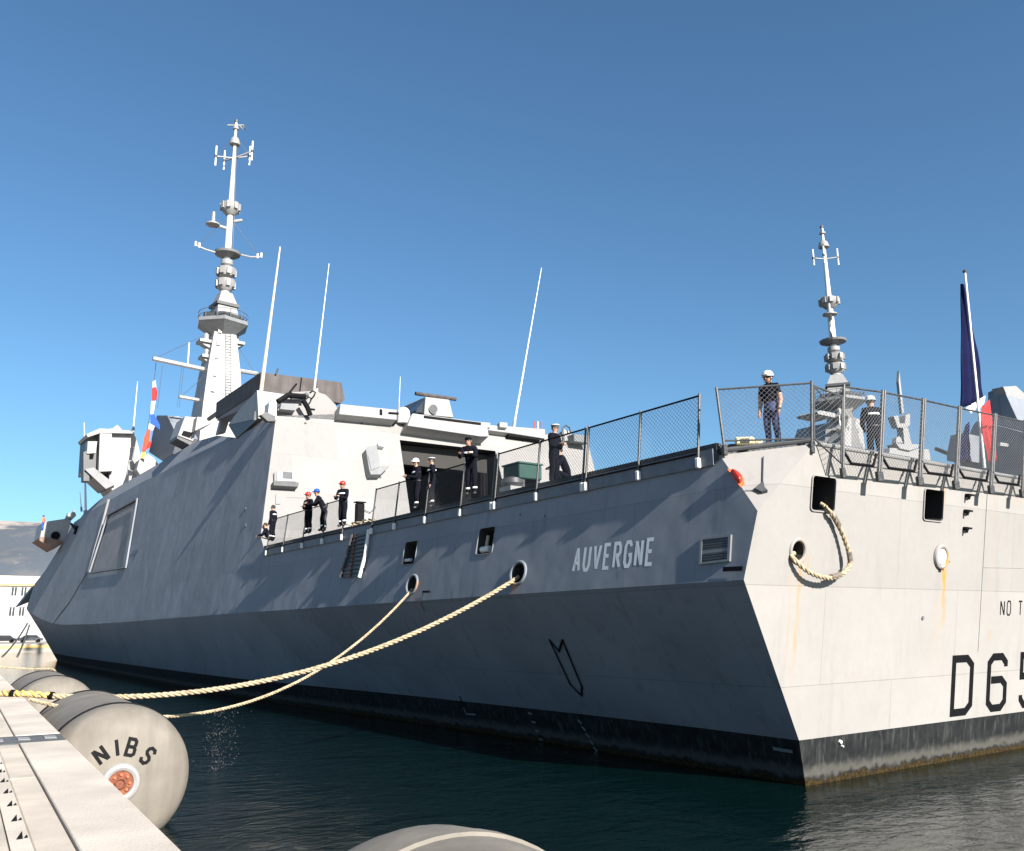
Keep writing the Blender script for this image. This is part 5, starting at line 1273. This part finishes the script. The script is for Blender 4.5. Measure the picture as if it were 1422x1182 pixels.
sb = thing('warship', (BX, BY, 0), 'second grey frigate beyond the stern, its slim pole mast rising left of the flag', 'warship')
far_hull(sb, BX, BY, 110, 18, 25, 9, 17)
m2 = copy_tree(mast, sb); m2.rotation_euler = (0, 0, R_(32)); K2 = 1.0; m2.scale = (1.22, 1.22, K2); rv = Matrix.Rotation(R_(32), 3, 'Z') @ Vector((MX * 1.22, MY * 1.22, 0)); m2.location = Vector((-rv.x + .7, -rv.y, zf(163) * -K2 + atY(1143, 315, BY).z))
def prT(t, name, pxs, Y, d, m, bevel=0): return MB().prism([atY(x, y, Y) for x, y in pxs], (0, d, 0)).build(name, m, t, bevel=bevel)
prT(sb, 'mast_platform', [(1135, 572), (1139, 570), (1160, 574), (1160, 580), (1136, 575)], BY - 3, 3, M_light); prT(sb, 'deckhouse', [(1180, 580), (1197, 582), (1204, 640), (1162, 640)], BY - 2, 8, M_light, .1)
# third: small mast far off
sd_ = thing('warship', (128, 92, 0), 'farthest grey ship whose small forked mast shows through the stern netting', 'warship')
far_hull(sd_, 128, 92, 90, 14, 10, 8, 20); YD = 90
prT(sd_, 'pole', [(1248, 530), (1249, 515), (1250.5, 530), (1255.5, 574), (1252.5, 574)], YD, .6, M_light); prT(sd_, 'crosstree', [(1241, 578), (1247, 577), (1250, 588), (1257, 588), (1258, 577), (1264, 574), (1264, 590), (1259, 594), (1247, 594)], YD, 1.5, M_light, .05)
prT(sd_, 'mast_base', [(1254, 594), (1261, 594), (1266, 617), (1256, 617)], YD, 1.5, M_light); prT(sd_, 'sensor_platform', [(1245, 616), (1276, 617), (1275, 622), (1264, 626), (1250, 623)], YD - .5, 2.5, M_light, .05)
prT(sd_, 'dome', [(1247, 606), (1252, 606), (1255, 617), (1246, 616)], YD, 1.5, M_light, .3); prT(sd_, 'deckhouse', [(1236, 622), (1290, 624), (1296, 660), (1230, 660)], YD, 10, M_light)
# fourth: faceted turret ship close on the right
sc_ = thing('warship', (72, 44, 0), 'grey warship with faceted superstructure and dark gun turret at the right edge', 'warship')
far_hull(sc_, 74, 30, 70, 13, 0, 7, 12); YC = 26
def prXT(t, name, pxs, X, d, m): return MB().prism([atX(x, y, X) for x, y in pxs], (d, 0, 0)).build(name, m, t)
XC_ = 53.0
prXT(sc_, 'faceted_house', [(1372, 545), (1392, 537), (1413, 583), (1440, 590), (1440, 700), (1374, 690)], XC_, 6, M_sup)
prT(sc_, 'lit_facet', [(1393, 537), (1411, 536), (1424, 548), (1470, 560), (1470, 612), (1424, 588), (1414, 585)], atX(1403, 560, XC_ + .5).y, .9, M_light)
prXT(sc_, 'lower_house', [(1334, 640), (1342, 612), (1352, 590), (1358, 584), (1404, 596), (1440, 606), (1440, 700), (1330, 690)], XC_ - 2.5, 2.4, M_sup)
prXT(sc_, 'turret', [(1315, 631), (1320, 605), (1333, 602), (1342, 602), (1342, 640), (1315, 640)], XC_ - 4.5, 1.9, M_sup)
MB().tube([atX(1299, 623, XC_ - 4), atX(1316, 630, XC_ - 4)], .16, 8).build('gun_barrel', M_dgrey, sc_)
prT(sc_, 'ledge', [(1348, 625), (1357, 624), (1357, 630), (1347, 630)], atX(1352, 627, XC_ - 2.9).y, .2, M_light); prT(sc_, 'ledge', [(1389, 614), (1405, 617), (1405, 621), (1389, 619)], atX(1397, 617, XC_ - 2.9).y, .2, M_light)
